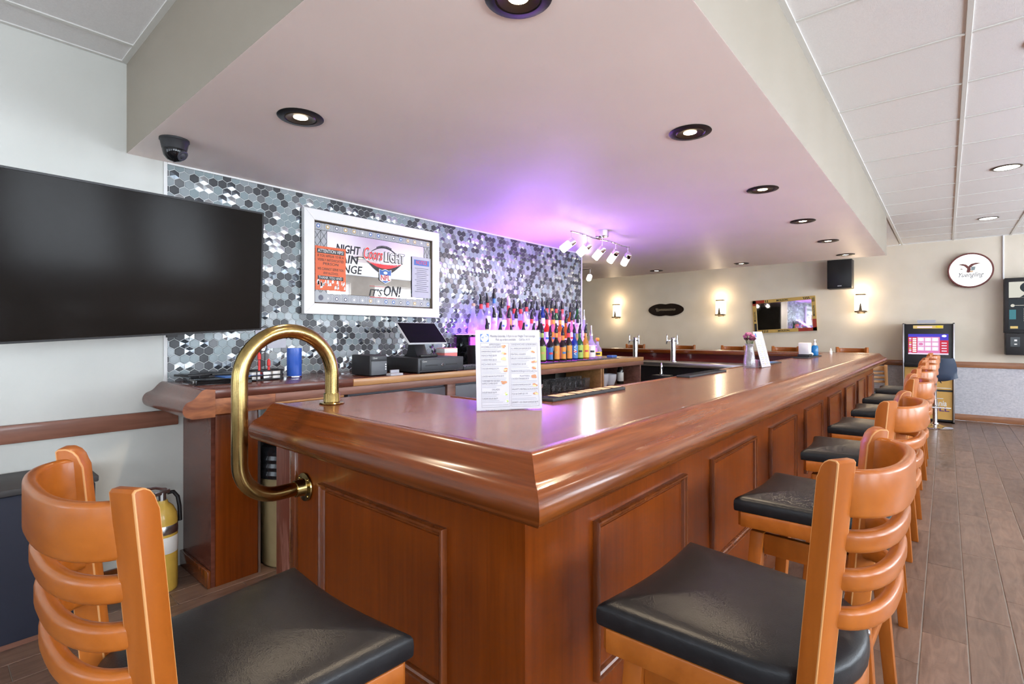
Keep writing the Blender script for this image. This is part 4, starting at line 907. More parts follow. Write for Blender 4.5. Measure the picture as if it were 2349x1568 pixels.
# crest printed on the glass: fractions of the glass
def P(x, y): return (x*w, y*h)
art = BM(); AM = ['silver_print', 'ink', 'coors_red', 'label_white', 'blue_print', 'ink_grey', 'gold_print', 'red_print']
def lens(x0, x1, yc, up, dn, n=16):
    a = [P(x0+(x1-x0)*i/n, yc+dn*math.sin(PI*i/n)) for i in range(n+1)]; c = [P(x1-(x1-x0)*i/n, yc+up*math.sin(PI*i/n)) for i in range(1, n)]; return a+c
for (y0, y1) in ((.895, .995), (.005, .125)):
    quad(art, O, Y_, Z_, .002, w-.002, y0*h, y1*h, 0, .0002)
    for yy in (y0, y1): quad(art, O, Y_, Z_, 0, w, yy*h-.0012, yy*h+.0012, 1, .0006)
    n = 15
    for i in range(n):
        cx, cy, r = (i+.55)/n*w, (y0+y1)/2*h, .026
        poly(art, O, Y_, Z_, [(cx+1.06*r*math.cos(2*PI*k/18), cy+1.06*r*math.sin(2*PI*k/18)) for k in range(18)], 5, .0003); poly(art, O, Y_, Z_, [(cx+r*math.cos(2*PI*k/18), cy+r*math.sin(2*PI*k/18)) for k in range(18)], 0, .0004)
        poly(art, O, Y_, Z_, [(cx+.014*math.cos(2*PI*k/14), cy+.014*math.sin(2*PI*k/14)) for k in range(14)], RND.choice([5, 5, 6, 0, 4]), .0006)
        poly(art, O, Y_, Z_, [(cx+.008*math.cos(2*PI*k/12), cy+.008*math.sin(2*PI*k/12)) for k in range(12)], 3, .0008)
        for s in (-1, 1):
            for q in (-1, 1): poly(art, O, Y_, Z_, [(cx+s*.030, cy+q*.024), (cx+s*.022, cy+q*.030), (cx+s*.0215, cy+q*.0285), (cx+s*.029, cy+q*.0225)][::(1 if s*q > 0 else -1)], 1, .0006)
def strut(a, c, mi=1, th=.0014):
    a, c = Vector((*a, 0)), Vector((*c, 0)); d = (c-a).normalized(); s = Vector((-d.y, d.x, 0))*th
    poly(art, O, Y_, Z_, [((a-s).x, (a-s).y), ((c-s).x, (c-s).y), ((c+s).x, (c+s).y), ((a+s).x, (a+s).y)], mi, .0006)
for xa, xb in ((.005, .10), (.925, .995)):
    quad(art, O, Y_, Z_, xa*w, xb*w, .125*h, .895*h, 0, .0002); xm = (xa+xb)/2
    for x in (xa+.003, xb-.003, xm): strut(P(x, .125), P(x, .895))
    for k in range(6):
        y0, y1 = .125+.128*k, .125+.128*(k+1)
        for p, q in ((xa, xm), (xm, xb)): strut(P(p, y0), P(q, y1)); strut(P(q, y0), P(p, y1))
# lettering and crest
text_bm(art, 'NIGHT', O+Y_*(.165*w)+Z_*(.655*h), Y_, Z_, width=.19*w, size=.085, mi=1, shear=.18, off=.02, thick=.0008)
text_bm(art, 'TRAIN', O+Y_*(.10*w)+Z_*(.53*h), Y_, Z_, width=.24*w, size=.085, mi=1, shear=.18, off=.02, thick=.0008)
text_bm(art, 'LOUNGE', O+Y_*(.065*w)+Z_*(.405*h), Y_, Z_, width=.305*w, size=.085, mi=1, shear=.18, off=.02, thick=.0008)
poly(art, O, Y_, Z_, lens(.40, .71, .67, .135, .118), 1, .0011)
for k in range(12):
    x = .49+.011*k; y = .67+.128*math.sin(PI*(x-.40)/.31); quad(art, O, Y_, Z_, x*w, (x+.005)*w, (y-.004)*h, (y+.026)*h, 1, .0012)
poly(art, O, Y_, Z_, lens(.395, .715, .60, -.175, -.02)[::-1], 3, .0009); poly(art, O, Y_, Z_, lens(.40, .71, .595, -.162, -.07)[::-1], 1, .0011); poly(art, O, Y_, Z_, lens(.40, .71, .595, -.085, -.025)[::-1], 2, .0012)
text_bm(art, 'Coors', O+Y_*(.375*w)+Z_*(.615*h), Y_, Z_, width=.165*w, size=.13, mi=3, shear=.25, off=.035, thick=.0015); text_bm(art, 'Coors', O+Y_*(.378*w)+Z_*(.618*h), Y_, Z_, width=.16*w, size=.125, mi=2, shear=.25, off=.012, thick=.002)
text_bm(art, 'LIGHT', O+Y_*(.553*w)+Z_*(.607*h), Y_, Z_, width=.185*w, size=.112, mi=1, shear=.05, off=.03, thick=.0015); text_bm(art, 'LIGHT', O+Y_*(.553*w)+Z_*(.612*h), Y_, Z_, width=.18*w, size=.106, mi=3, shear=.05, off=.012, thick=.002)
text_bm(art, 'OFFICIAL BEER SPONSOR', O+Y_*(.42*w)+Z_*(.565*h), Y_, Z_, width=.26*w, size=.020, mi=3, thick=.0018)
sh = lambda k: [(.56+k*x, .415+k*y*1.0) for x, y in ((-.052, .085), (-.028, .070), (0, .088), (.028, .070), (.052, .085), (.048, -.055), (.028, -.078), (0, -.098), (-.028, -.078), (-.048, -.055))]
poly(art, O, Y_, Z_, [P(*p) for p in sh(1.06)][::-1], 3, .0022); poly(art, O, Y_, Z_, [P(*p) for p in sh(.97)][::-1], 4, .0026); quad(art, O, Y_, Z_, .514*w, .606*w, .345*h, .425*h, 3, .003)
text_bm(art, 'NFL', O+Y_*(.520*w)+Z_*(.355*h), Y_, Z_, width=.080*w, size=.058, mi=7, off=.02, thick=.0034); poly(art, O, Y_, Z_, [P(.56+.018*math.cos(a), .455+.020*math.sin(a)) for a in [2*PI*k/16 for k in range(16)]], 3, .003)
text_bm(art, "IT'S", O+Y_*(.425*w)+Z_*(.135*h), Y_, Z_, width=.115*w, size=.075, mi=1, shear=.25, off=.01, thick=.001); text_bm(art, 'ON!', O+Y_*(.55*w)+Z_*(.145*h), Y_, Z_, width=.155*w, size=.115, mi=1, shear=.25, off=.02, thick=.001)
quad(art, O, Y_, Z_, .43*w, .66*w, .115*h, .122*h, 2, .0008); quad(art, O, Y_, Z_, .43*w, .56*w, .262*h, .266*h, 2, .0008)
for v in art.verts: v.co.x = O.x+(v.co.x-O.x)*3
obj('printed_crest', art, AM, bmr, 0, True)
# dollar bill tucked in the glass, posters taped on it
def sheet(name, label, x0, x1, y0, y1, m, extra=None, lift=.006):
    S_ = thing(name, label, 'notice', O+Y_*((x0+x1)/2*w)+Z_*(y0*h)+Vector((lift, 0, 0))); t = BM(); prism(t, [P(x0, y0), P(x1, y0), P(x1, y1), P(x0, y1)], O+Vector((lift, 0, 0)), Y_, Z_, .0008); obj('sheet', t, m, S_, 0, True)
    return S_, O+Vector((lift+.0008, 0, 0))
s_, o_ = sheet('dollar_bill', 'grey dollar bill tucked in the lower corner of the beer mirror', .003, .10, .01, .135, 'silver_print')
t = BM(); poly(t, o_, Y_, Z_, [P(.052+.018*math.cos(2*PI*k/14), .072+.035*math.sin(2*PI*k/14)) for k in range(14)], 0); obj('portrait_oval', t, 'ink_grey', s_, 0, True)
s_, o_ = sheet('red_poster', 'red orange warning poster taped over the beer mirror lettering', .012, .235, .165, .70, 'orange_print', lift=.007)
t = BM(); quad(t, o_, Y_, Z_, .025*w, .222*w, .615*h, .67*h, 0, .0006); quad(t, o_, Y_, Z_, .03*w, .215*w, .295*h, .34*h, 0, .0006)
text_bm(t, 'ATTENTION VIPS!', o_+Y_*(.03*w)+Z_*(.625*h), Y_, Z_, width=.185*w, size=.034, mi=1, off=.01, thick=.0012)
for k, (s, y) in enumerate((('IF YOU APPEAR TO BE A', .57), ('VISIBLY INTOXICATED', .52), ('PERSON', .475), ('WE CANNOT SERVE YOU', .41), ('ANY ALCOHOL', .36))): text_bm(t, s, o_+Y_*(.123*w)+Z_*(y*h), Y_, Z_, width=(.19 if len(s) > 12 else .11)*w, size=.026, mi=0, align='CENTER', thick=.001)
text_bm(t, 'THANK YOU AND', o_+Y_*(.035*w)+Z_*(.303*h), Y_, Z_, width=.17*w, size=.028, mi=1, thick=.0012)
for k in range(26):
    x, y = .02+.2*RND.random(), .175+.08*RND.random(); a = RND.uniform(.006, .02); poly(t, o_, Y_, Z_, [P(x, y), P(x+a, y+.01), P(x+a*.7, y+.05), P(x+.002, y+.035)], 1, .0006)
obj('printing', t, ['ink', 'label_white'], s_, 0, True)
s_, o_ = sheet('notice_poster', 'white notice sheet with a blue heading on the beer mirror', .805, .995, .15, .735, 'paper', lift=.007)
t = BM(); quad(t, o_, Y_, Z_, .825*w, .975*w, .615*h, .695*h, 0, .0006); text_bm(t, 'NOTICE', o_+Y_*(.845*w)+Z_*(.633*h), Y_, Z_, width=.11*w, size=.045, mi=1, off=.01, thick=.0012)
for k in range(13):
    q = .10 if k % 3 else .135; quad(t, o_, Y_, Z_, (.90-q/2)*w, (.90+q/2)*w, (.57-.028*k)*h, (.578-.028*k)*h, 2, .0006)
obj('printing', t, ['blue_print', 'label_red', 'ink_grey'], s_, 0, True)

# ------------------------------------------------------------------ things on the bar
# the menu stand by the corner
mA, mB = Vector((-1.262, 1.285, ZB)), Vector((-1.120, 1.480, ZB)); mu = (mB-mA).normalized(); mw = (mB-mA).length; mn = Vector((mu.y, -mu.x, 0))
tl = math.radians(7); mv = (Vector((0, 0, 1))*math.cos(tl)-mn*math.sin(tl)).normalized(); mh = .290
ms = thing('menu_stand', 'printed menu in a clear stand at the bar corner', 'menu', (mA+mB)/2)
t = BM(); prism(t, [(0, .004), (mw, .004), (mw, mh), (0, mh)], mA-mn*.002, mu, mv, .002); obj('sheet', t, 'paper', ms, 0, True)
t = BM(); prism(t, [(0, .001), (mw, .001), (mw, mh+.002), (0, mh+.002)], mA-mn*.0055, mu, mv, .003); prism(t, [(0, 0), (mw, 0), (mw, .03), (0, .03)], mA-mn*.006, mu, -mn, .003); obj('acrylic_back', t, 'acrylic', ms, 0, True)
mo = mA+mn*.0003; mt = BM(); MM = ['ink_grey', 'ink', 'blue_print', 'food_brown', 'food_tan', 'label_white', 'label_green', 'ink_faint']
def mp(x, y): return mo+mu*(x*mw)+mv*(mh*y)
def mrect(x0, x1, y0, y1, mi, hh=.0006): quad(mt, mo, mu, mv, x0*mw, x1*mw, y0*mh, y1*mh, mi, hh)
mrect(.075, .20, .855, .950, 2); poly(mt, mo, mu, mv, [((.1375+.058*math.cos(2*PI*k/20))*mw, .9025*mh+.058*mw*math.sin(2*PI*k/20)) for k in range(20)], 5, .0008)
text_bm(mt, 'Night Train', mp(.095, .893), (mu+mv*.35), (mv-mu*.35), width=.09*mw, size=.010, mi=2, off=.02, thick=.0011)
text_bm(mt, 'Monday-Saturday 3-9pm in our Night Train Lounge', mp(.225, .912), mu, mv, width=.70*mw, size=.0125, mi=0, thick=.0008)
text_bm(mt, 'Pick up orders available', mp(.31, .868), mu, mv, width=.31*mw, size=.012, mi=0, thick=.0008); text_bm(mt, 'Call Ext. 4119', mp(.67, .868), mu, mv, width=.17*mw, size=.011, mi=0, thick=.0008)
for x0, x1 in ((.075, .505), (.525, .955)):
    for a in ((x0, x1, .835, .8375), (x0, x1, .045, .0475), (x0, x0+.003, .045, .8375), (x1-.003, x1, .045, .8375)): mrect(*a, 0)
LM = [('H', 'APPETIZERS', .808), ('T', 'MOZZARELLA STICKS $6.99', .778), ('s', .26, .757), ('T', 'ONION RING BASKET $6.99', .722), ('s', .16, .703), ('T', 'FRENCH FRIES $3.99', .670), ('s', .17, .651), ('T', 'CHEESE FRIES $5.25', .617), ('s', .30, .597), ('T', 'PIZZA FRIES $5.99', .562), ('s', .40, .542),
      ('T', 'CHICKEN WINGS $12.99', .508), ('s', .28, .487), ('s', .30, .468), ('s', .38, .449), ('T', 'LOADED NACHO PLATTER $9.99', .414), ('s', .38, .394), ('s', .37, .374), ('T', '+ ADD BEEF OR CHICKEN', .354), ('T', 'SAMPLE COMBO $9.99', .324), ('s', .30, .303), ('s', .22, .284), ('H', 'SALADS', .250), ('T', 'HOUSE SALAD $6.99', .214), ('s', .26, .193), ('s', .22, .174), ('T', 'CAESAR SALAD $6.99', .140), ('s', .26, .120), ('s', .32, .101), ('s', .40, .066)]
RM = [('H', 'SANDWICHES & BURGERS', .808), ('s', .40, .790), ('T', 'ALL AMERICAN BURGER $9.99', .757), ('s', .28, .737), ('s', .25, .718), ('T', 'MEATBALL SUB $8.99', .685), ('s', .32, .665), ('T', 'GRILLED CHICKEN SANDWICH $9.99', .632), ('s', .29, .612), ('s', .25, .593), ('T', 'CHEESESTEAK $10.99', .560), ('s', .26, .540), ('s', .28, .520), ('s', .30, .492), ('T', 'Sandwiches & Burgers served with fries', .472), ('s', .38, .452),
      ('H', 'PLATTERS', .412), ('T', 'CHICKEN TENDERS $9.99', .377), ('s', .41, .357), ('s', .40, .338), ('T', 'CHICKEN PARMESAN $12.99', .302), ('s', .33, .282), ('T', 'SPAGHETTI, MEATBALLS & SALAD $9.99', .247), ('s', .40, .227), ('T', 'FISH & CHIPS $11.99', .190), ('s', .31, .170), ('s', .38, .142), ('s', .40, .124), ('T', 'DESSERT - ICE CREAM SUNDAE $4.99', .085), ('s', .40, .064)]
for x0, rows in ((.088, LM), (.538, RM)):
    for kd, a, y in rows:
        if kd == 'H': text_bm(mt, a, mp(x0+.205, y), mu, mv, size=.0082, mi=0, align='CENTER', thick=.0008)
        elif kd == 'T': text_bm(mt, a, mp(x0, y), mu, mv, width=min(.40, .0155*len(a)*.82)*mw, size=.0088, mi=0, thick=.0008)
        else: mrect(x0, x0+a*.97, y+.002, y+.0065, 7, .0005)
for x, y, r, m in ((.43, .79, .045, 3), (.43, .705, .045, 4), (.42, .635, .055, 4), (.44, .50, .05, 3), (.41, .345, .055, 3), (.44, .205, .045, 6), (.46, .12, .035, 6), (.89, .72, .04, 3), (.90, .60, .05, 4), (.90, .52, .045, 3), (.89, .41, .05, 3), (.90, .305, .045, 3), (.91, .205, .05, 4)):
    for k in range(5):
        cx, cy = x+RND.uniform(-.5, .5)*r, y+RND.uniform(-.4, .4)*r*.7; q = r*RND.uniform(.35, .6)
        poly(mt, mo, mu, mv, [((cx+q*math.cos(2*PI*i/9))*mw, cy*mh+q*.6*mw*math.sin(2*PI*i/9)) for i in range(9)], RND.choice([m, m, 3, 4] if m != 6 else [6, 5, 4, 6]), .0007+.0001*k)
obj('menu_print', mt, MM, ms, 0, True)
gb = thing('glass_bowl', 'scalloped clear glass bowl half hidden behind the menu stand', 'bowl', (-1.292, 1.497, ZB))
t = BM(); lathe(t, [(0, 0), (.045, 0), (.047, .005), (.075, .022), (.105, .045), (.131, .074), (.126, .074), (.100, .048), (.07, .027), (.04, .010), (0, .010)], 24)
for v in t.verts:
    r = math.hypot(v.co.x, v.co.y)
    if r > .06: a = math.atan2(v.co.y, v.co.x); v.co.z += .006*math.cos(12*a)*(r-.06)/.06
obj('bowl', t, 'glass_vase', gb, 25)
# second menu, vase, caddy
m2 = thing('table_menu', 'narrow-looking white menu card leaning beside the flower vase', 'menu', (-1.14, 4.52, ZB))
A2 = Vector((-1.125, 4.41, ZB)); u2 = Vector((.05, 1, 0)).normalized(); n2 = Vector((u2.y, -u2.x, 0)); v2 = (Vector((0, 0, 1))*math.cos(.24)-n2*math.sin(.24)).normalized()
t = BM(); prism(t, [(0, .003), (.225, .003), (.225, .30), (0, .30)], A2, u2, v2, .002); obj('sheet', t, 'paper', m2, 0, True)
t = BM(); quad(t, A2+n2*.002, u2, v2, .03, .06, .255, .285, 1)
for k in range(13):
    for x0 in (.025, .125): quad(t, A2+n2*.002, u2, v2, x0, x0+RND.uniform(.04, .07), .235-.017*k, .239-.017*k, 0)
    if k % 3 == 0: quad(t, A2+n2*.002, u2, v2, .09, .11, .225-.017*k, .24-.017*k, 2); quad(t, A2+n2*.002, u2, v2, .195, .213, .225-.017*k, .24-.017*k, 2)
obj('menu_print', t, ['ink_faint', 'blue_print', 'food_tan'], m2, 0, True)
vs_ = thing('flower_vase', 'clear glass vase of pink and wine coloured flowers on the bar', 'vase', (-1.205, 4.36, ZB))
t = BM(); lathe(t, [(0, 0), (.046, 0), (.048, .006), (.046, .05), (.036, .12), (.028, .165), (.034, .195), (.031, .195), (.025, .165), (.032, .12), (.042, .05), (.042, .012), (0, .012)], 24); obj('vase_glass', t, 'glass_vase', vs_, 40)
for k in range(7):
    a = 2*PI*k/7; e = Vector((.030*math.cos(a), .030*math.sin(a), .225+.018*(k % 3))); t = BM()
    tube(t, [(.02*math.cos(a+2.5), .02*math.sin(a+2.5), .02), (.008*math.cos(a), .008*math.sin(a), .13), e], .0028, 6); s_ = obj('stem', t, 'green_stem', vs_, 40)
    t = BM()
    for q in range(10):
        b_ = 2*PI*q/10; lathe(t, [(0, -.003), (.008, 0), (0, .003)], 6, M=Matrix.Translation(e+Vector((.014*math.cos(b_), .014*math.sin(b_), .006+.006*(q % 2)))) @ Matrix.Rotation(b_, 4, 'Z') @ Matrix.Rotation(-.5, 4, 'Y'), sx=1.5)
    lathe(t, [(0, -.006), (.014, .0), (.019, .010), (.014, .022), (0, .027)], 9, e); obj('flower_head', t, 'petal_wine' if k % 3 == 0 else 'petal_pink', s_, 40)
cdy = thing('acrylic_caddy', 'low clear caddy with sugar packets beside the vase', 'caddy', (-1.20, 4.50, ZB))
t = BM()
for lo, hi in (((-.05, -.075, 0), (.05, .075, .004)), ((-.05, -.075, .004), (-.046, .075, .05)), ((.046, -.075, .004), (.05, .075, .05)), ((-.046, -.075, .004), (.046, -.071, .05)), ((-.046, .071, .004), (.046, .075, .05)), ((-.046, -.002, .004), (.046, .002, .05))): box(t, lo, hi)
obj('tray', t, 'acrylic', cdy, 0)
for k in range(6):
    t = BM(); box(t, (-.035, -.062+.023*k, .005), (.035, -.047+.023*k, .058), .001, seg=1); obj('packet', t, ['petal_pink', 'label_white', 'label_white', 'blue_print', 'petal_pink', 'label_white'][k], cdy, 35)
t = BM(); tube(t, [(-1.27, 4.62+.02*k, ZB+.026) for k in range(9)], [.004]+[.026]*7+[.004], 14); solo('bar_towel', t, 'label_white', 'rolled white towel on the bar behind the vase', 'towel', None, 40, (-1.27, 4.7, ZB))
nk = thing('napkin_holder', 'black caddy packed with white napkins on the bar', 'napkins', (-1.23, 6.62, ZB+.012))
t = BM(); box(t, (-.06, -.09, 0), (.06, .09, .03), .004); obj('tray', t, 'black_plastic', nk, 35)
for k in range(7):
    t = BM(); box(t, (-.05, -.004, .0), (.05, .004, .13), .002, M=Matrix.Translation((0, -.066+.02*k, .03)) @ Matrix.Rotation(.06*(3-k), 4, 'X')); obj('napkin', t, 'white', nk, 35)
sn = thing('sanitizer_bottle', 'pump bottle with blue hand sanitizer on the bar', 'bottle', (-1.20, 7.02, ZB+.012))
t = BM(); lathe(t, [(0, 0), (.034, 0), (.037, .01), (.037, .10), (.030, .118), (.014, .125), (.014, .14), (0, .14)], 18); obj('bottle_body', t, 'sanitizer_blue', sn, 40)
t = BM(); lathe(t, [(.016, .125), (.017, .15), (.006, .152), (.005, .18), (.014, .184), (.014, .192), (0, .193)], 14); tube(t, [(0, 0, .188), (.0, -.03, .188), (0, -.04, .18)], .005, 8); obj('pump', t, 'white', sn, 40)
for i, (x, y, lb) in enumerate(((-1.23, 6.83, 'crumpled white napkin between napkin caddy and sanitizer'), (-1.22, 7.12, 'crumpled pale napkin on the far side of the sanitizer'))):
    t = BM(); bmesh.ops.create_icosphere(t, subdivisions=2, radius=.045)
    for v in t.verts: v.co = Vector((v.co.x, v.co.y, max(0, v.co.z*.6+.02)))*RND.uniform(.8, 1.15); v.co.z = max(v.co.z, 0)
    o = solo('crumpled_napkin', t, 'white', lb, 'napkin', 'crumpled napkins', 20); o.location = (x, y, ZB+.0125)
dp = thing('dropper_bottle', 'tiny white squeeze bottle alone on the far bar corner', 'bottle', (-1.16, 7.86, ZB))
t = BM(); lathe(t, [(0, 0), (.016, 0), (.017, .005), (.017, .045), (.008, .056), (.008, .06)], 14); obj('bottle_body', t, 'white', dp, 40)
t = BM(); lathe(t, [(.009, .058), (.009, .066), (.003, .085), (0, .086)], 12); obj('nozzle', t, 'label_white', dp, 40)
# ------------------------------------------------------------------ far bar: steel underbar and taps
ub = thing('steel_underbar', 'stainless steel draft counter inside the far bar', 'counter', (-3.2, 7.8, 0))
t = BM(); box(t, (-5.9, 7.50, .885), (INX-.03, INF-.01, .905), .004); obj('steel_top', t, 'steel', ub, 35, True)
t = BM(); box(t, (-5.9, 7.49, .845), (INX-.03, 7.505, .906), .003); obj('front_lip', t, 'steel', ub, 35, True)
t = BM(); box(t, (-5.9, 7.56, .12), (INX-.03, 7.58, .884)); obj('cooler_front', t, 'black', ub, 0, True)
for x in (-5.8, -4.4, -3.0, -1.45):
    t = BM(); box(t, (x, 7.58, 0), (x+.04, 7.62, .884)); obj('leg', t, 'steel', ub, 0, True)
def tap(x, y, lb):
    T = thing('beer_tower', lb, 'beer tap', (x, y, .905), 0, 'beer towers on the far bar')
    t = BM(); lathe(t, [(0, 0), (.062, 0), (.062, .008), (.044, .014), (.042, .02), (.042, .36), (.044, .362), (.044, .372), (.040, .385), (0, .392)], 28); obj('column', t, 'chrome', T, 40)
    for s in (-1, 1):
        d = Vector((-.72*s if s > 0 else .45, -.72, 0)).normalized() if False else Vector((-s*.85, -.5, 0)).normalized(); p0 = d*.035+Vector((0, 0, .33))
        t = BM(); tube(t, [p0, d*.085+Vector((0, 0, .335))], .014, 12); f = obj('shank', t, 'chrome', T, 40)
        t = BM(); q = d*.098; tube(t, [q+Vector((0, 0, .35)), q+Vector((0, 0, .325)), q+d*.008+Vector((0, 0, .28))], [.013, .014, .010], 12); lathe(t, [(0, .35), (.011, .35), (.008, .375), (.012, .40), (.007, .43), (0, .445)], 12, q); obj('faucet', t, 'chrome', f, 40)
tap(-3.98, 7.86, 'chrome beer tower closer to the back counter'); tap(-3.32, 7.86, 'chrome beer tower in line with the dark red board')
t = BM(); box(t, (-2.66, 5.66, .60), (-2.46, 5.82, .86), .003); sb = thing('caddy_stand', 'small black stand at the end of the back counter', 'stand', (-2.56, 5.74, 0)); obj('box', t, 'black', sb, 35, True)
for x in (-2.65, -2.48):
    for y in (5.67, 5.80):
        t = BM(); box(t, (x, y, 0), (x+.015, y+.015, .60)); obj('leg', t, 'black', sb, 0, True)
t = BM(); lathe(t, [(0, 0), (.02, 0), (.022, .02), (.012, .05), (.016, .09), (.008, .14), (0, .15)], 14, (-2.56, 5.72, .86)); solo('soda_gun', t, 'chrome', 'chrome pourer standing on the small black stand', 'tap', None, 40, (-2.56, 5.72, .86))

# ------------------------------------------------------------------ far wall
WY = YF-.001; U, V = Vector((1, 0, 0)), Vector((0, 0, 1))
def sconce(x, lb):
    S_ = thing('wall_sconce', lb, 'lamp', (x, WY, 1.70), 0, 'wall sconces on the far wall')
    t = BM(); box(t, (-.055, -.018, .0), (.055, 0, .34), .004); obj('back_plate', t, 'bronze', S_, 35)
    t = BM(); n = 14; vs = []
    for i in range(n+1):
        a = PI*i/n; vs += [(.098*math.cos(a), -.02-.085*math.sin(a), .05), (.098*math.cos(a), -.02-.085*math.sin(a), .31)]
    _add(t, vs, [(2*i, 2*i+2, 2*i+3, 2*i+1) for i in range(n)]); obj('lamp_shade', t, 'sconce_glow', S_, 60)
    t = BM(); box(t, (-.085, -.125, .018), (.085, -.004, .042), .004); prism(t, [(-.026, .04), (.026, .04), (.006, .17), (-.006, .17)], (0, -.116, 0), U, V, .014); obj('bracket', t, 'bronze', S_, 35)
    t = BM(); box(t, (-.07, -.12, .312), (.07, -.004, .332), .003); obj('top_bar', t, 'bronze', S_, 35)
    for z, d in ((.36, 1), (.0, -1)):
        l = light('sconce_light', 'POINT', (x, WY-.16, 1.70+(.40 if d > 0 else -.03)), 2.8 if d > 0 else 1.4, (1, .76, .48), .05)
    return S_
sconce(-5.82, 'lit wall lamp closest to the tiled wall'); sconce(-3.47, 'lit wall lamp between the oval sign and the crooked mirror'); sconce(-1.112, 'lit wall lamp below the black loudspeaker')
ov = thing('oval_sign', 'dark double-lobed wooden sign on the far wall', 'sign', (-4.64, WY, 1.87)); pts = []
for i in range(64):
    a = 2*PI*i/64; c, s = math.cos(a), math.sin(a); yy = .145*s*(1-.17*math.exp(-(c/.22)**2)); pts.append((.40*c, yy))
t = BM(); prism(t, pts, (-4.64, WY, 1.87), U, V, .022); bmesh.ops.translate(t, verts=t.verts[:], vec=(0, 0, 0)); obj('board', t, 'oval_sign', ov, 35, True)
t = BM(); prism(t, [(x*.93, y*.88) for x, y in pts], (-4.64, WY-.022, 1.87), U, V, .004); obj('raised_field', t, 'oval_sign', ov, 35, True)
t = BM(); tube(t, [(-4.86+.44*k/90, WY-.028, 1.87+.030*math.sin(k*.95)*(1.35 if k < 14 else .8)) for k in range(91)], .006, 6); o = obj('script', t, 'oval_letter', ov, 40, True); o['label'] = 'illegible raised script'
# crooked mirror with a bright frame
cm = thing('crooked_mirror', 'crooked beer mirror in a yellow and red frame on the far wall', 'mirror', (-2.31, WY, 1.36)); ca = math.radians(3.0); cu_, cv_ = Vector((math.cos(ca), 0, math.sin(ca))), Vector((-math.sin(ca), 0, math.cos(ca)))
co = Vector((-2.835, WY-.028, 1.352)); cw, chh, fb = 1.065, .635, .062
for a in ([(0, 0), (cw, 0), (cw-fb, fb), (fb, fb)], [(0, chh), (fb, chh-fb), (cw-fb, chh-fb), (cw, chh)], [(0, 0), (fb, fb), (fb, chh-fb), (0, chh)], [(cw, 0), (cw, chh), (cw-fb, chh-fb), (cw-fb, fb)]):
    t = BM(); prism(t, a, co-Vector((0, -.026, 0)), cu_, cv_, .030); obj('frame_member', t, 'gold_print', cm, 35, True)
t = BM(); quad(t, co+Vector((0, .012, 0)), cu_, cv_, fb*.8, cw-fb*.8, fb*.8, chh-fb*.8); obj('mirror_glass', t, 'mirror_dim', cm, 0, True)
t = BM(); ofs = co+Vector((0, -.0045, 0))
for (x0, x1, y0, y1, m) in ((.72*cw, cw, 0, fb, 0), (cw-fb, cw, 0, .34*chh, 0), (0, .20*cw, chh-fb, chh, 0), (0, fb, .84*chh, chh, 0), (.012, fb-.006, 0, .30*chh, 1)): quad(t, ofs, cu_, cv_, x0, x1, y0+.001, y1-.001, m, .001)
for k in range(4): quad(t, ofs, cu_, cv_, .14*cw+.03*k, .14*cw+.03*k+.012, .008, fb-.008, 1, .0014); poly(t, ofs, cu_, cv_, [(.83*cw+.028*k, chh-.052), (.842*cw+.028*k, chh-.052), (.828*cw+.028*k, chh-.01), (.816*cw+.028*k, chh-.01)], 1, .0014)
for k in range(3): quad(t, ofs, cu_, cv_, cw-fb+.008, cw-.008, chh-.10+.025*k, chh-.088+.025*k, 1, .0014)
for k in range(2): quad(t, ofs, cu_, cv_, .215*cw+.035*k, .215*cw+.035*k+.013, chh-fb+.008, chh-.008, 1, .0014)
text_bm(t, 'MOLSON', ofs+cu_*(.40*cw)+cv_*.015, cu_, cv_, width=.19, size=.048, mi=1, off=.02, thick=.0016); text_bm(t, 'MOLSON', ofs+cu_*(.40*cw)+cv_*(chh-.047), cu_, cv_, width=.19, size=.048, mi=1, off=.02, thick=.0016)
text_bm(t, 'MOLSON', ofs+cu_*(.046)+cv_*(.36*chh), cv_, -cu_, width=.19, size=.045, mi=1, off=.02, thick=.0016); text_bm(t, 'MOLSON', ofs+cu_*(cw-.018)+cv_*(.42*chh), cv_, -cu_, width=.19, size=.045, mi=1, off=.02, thick=.0016)
obj('frame_print', t, ['red_frame', 'ink'], cm, 0, True)
sp = thing('loudspeaker', 'black loudspeaker box high on the far wall', 'speaker', (-1.40, WY, 2.13))
t = BM(); box(t, (-1.575, YF-.30, 2.13), (-1.215, YF-.03, 2.625), .006); obj('cabinet', t, 'black_plastic', sp, 35, True)
t = BM(); box(t, (-1.565, YF-.308, 2.14), (-1.225, YF-.299, 2.615), .004); obj('grille', t, 'black', sp, 35, True)
t = BM(); box(t, (-1.42, YF-.311, 2.165), (-1.36, YF-.308, 2.177)); obj('badge', t, 'steel', sp, 0, True)
t = BM(); box(t, (-1.45, YF-.04, 2.30), (-1.34, WY, 2.45)); obj('bracket', t, 'black', sp, 0, True)
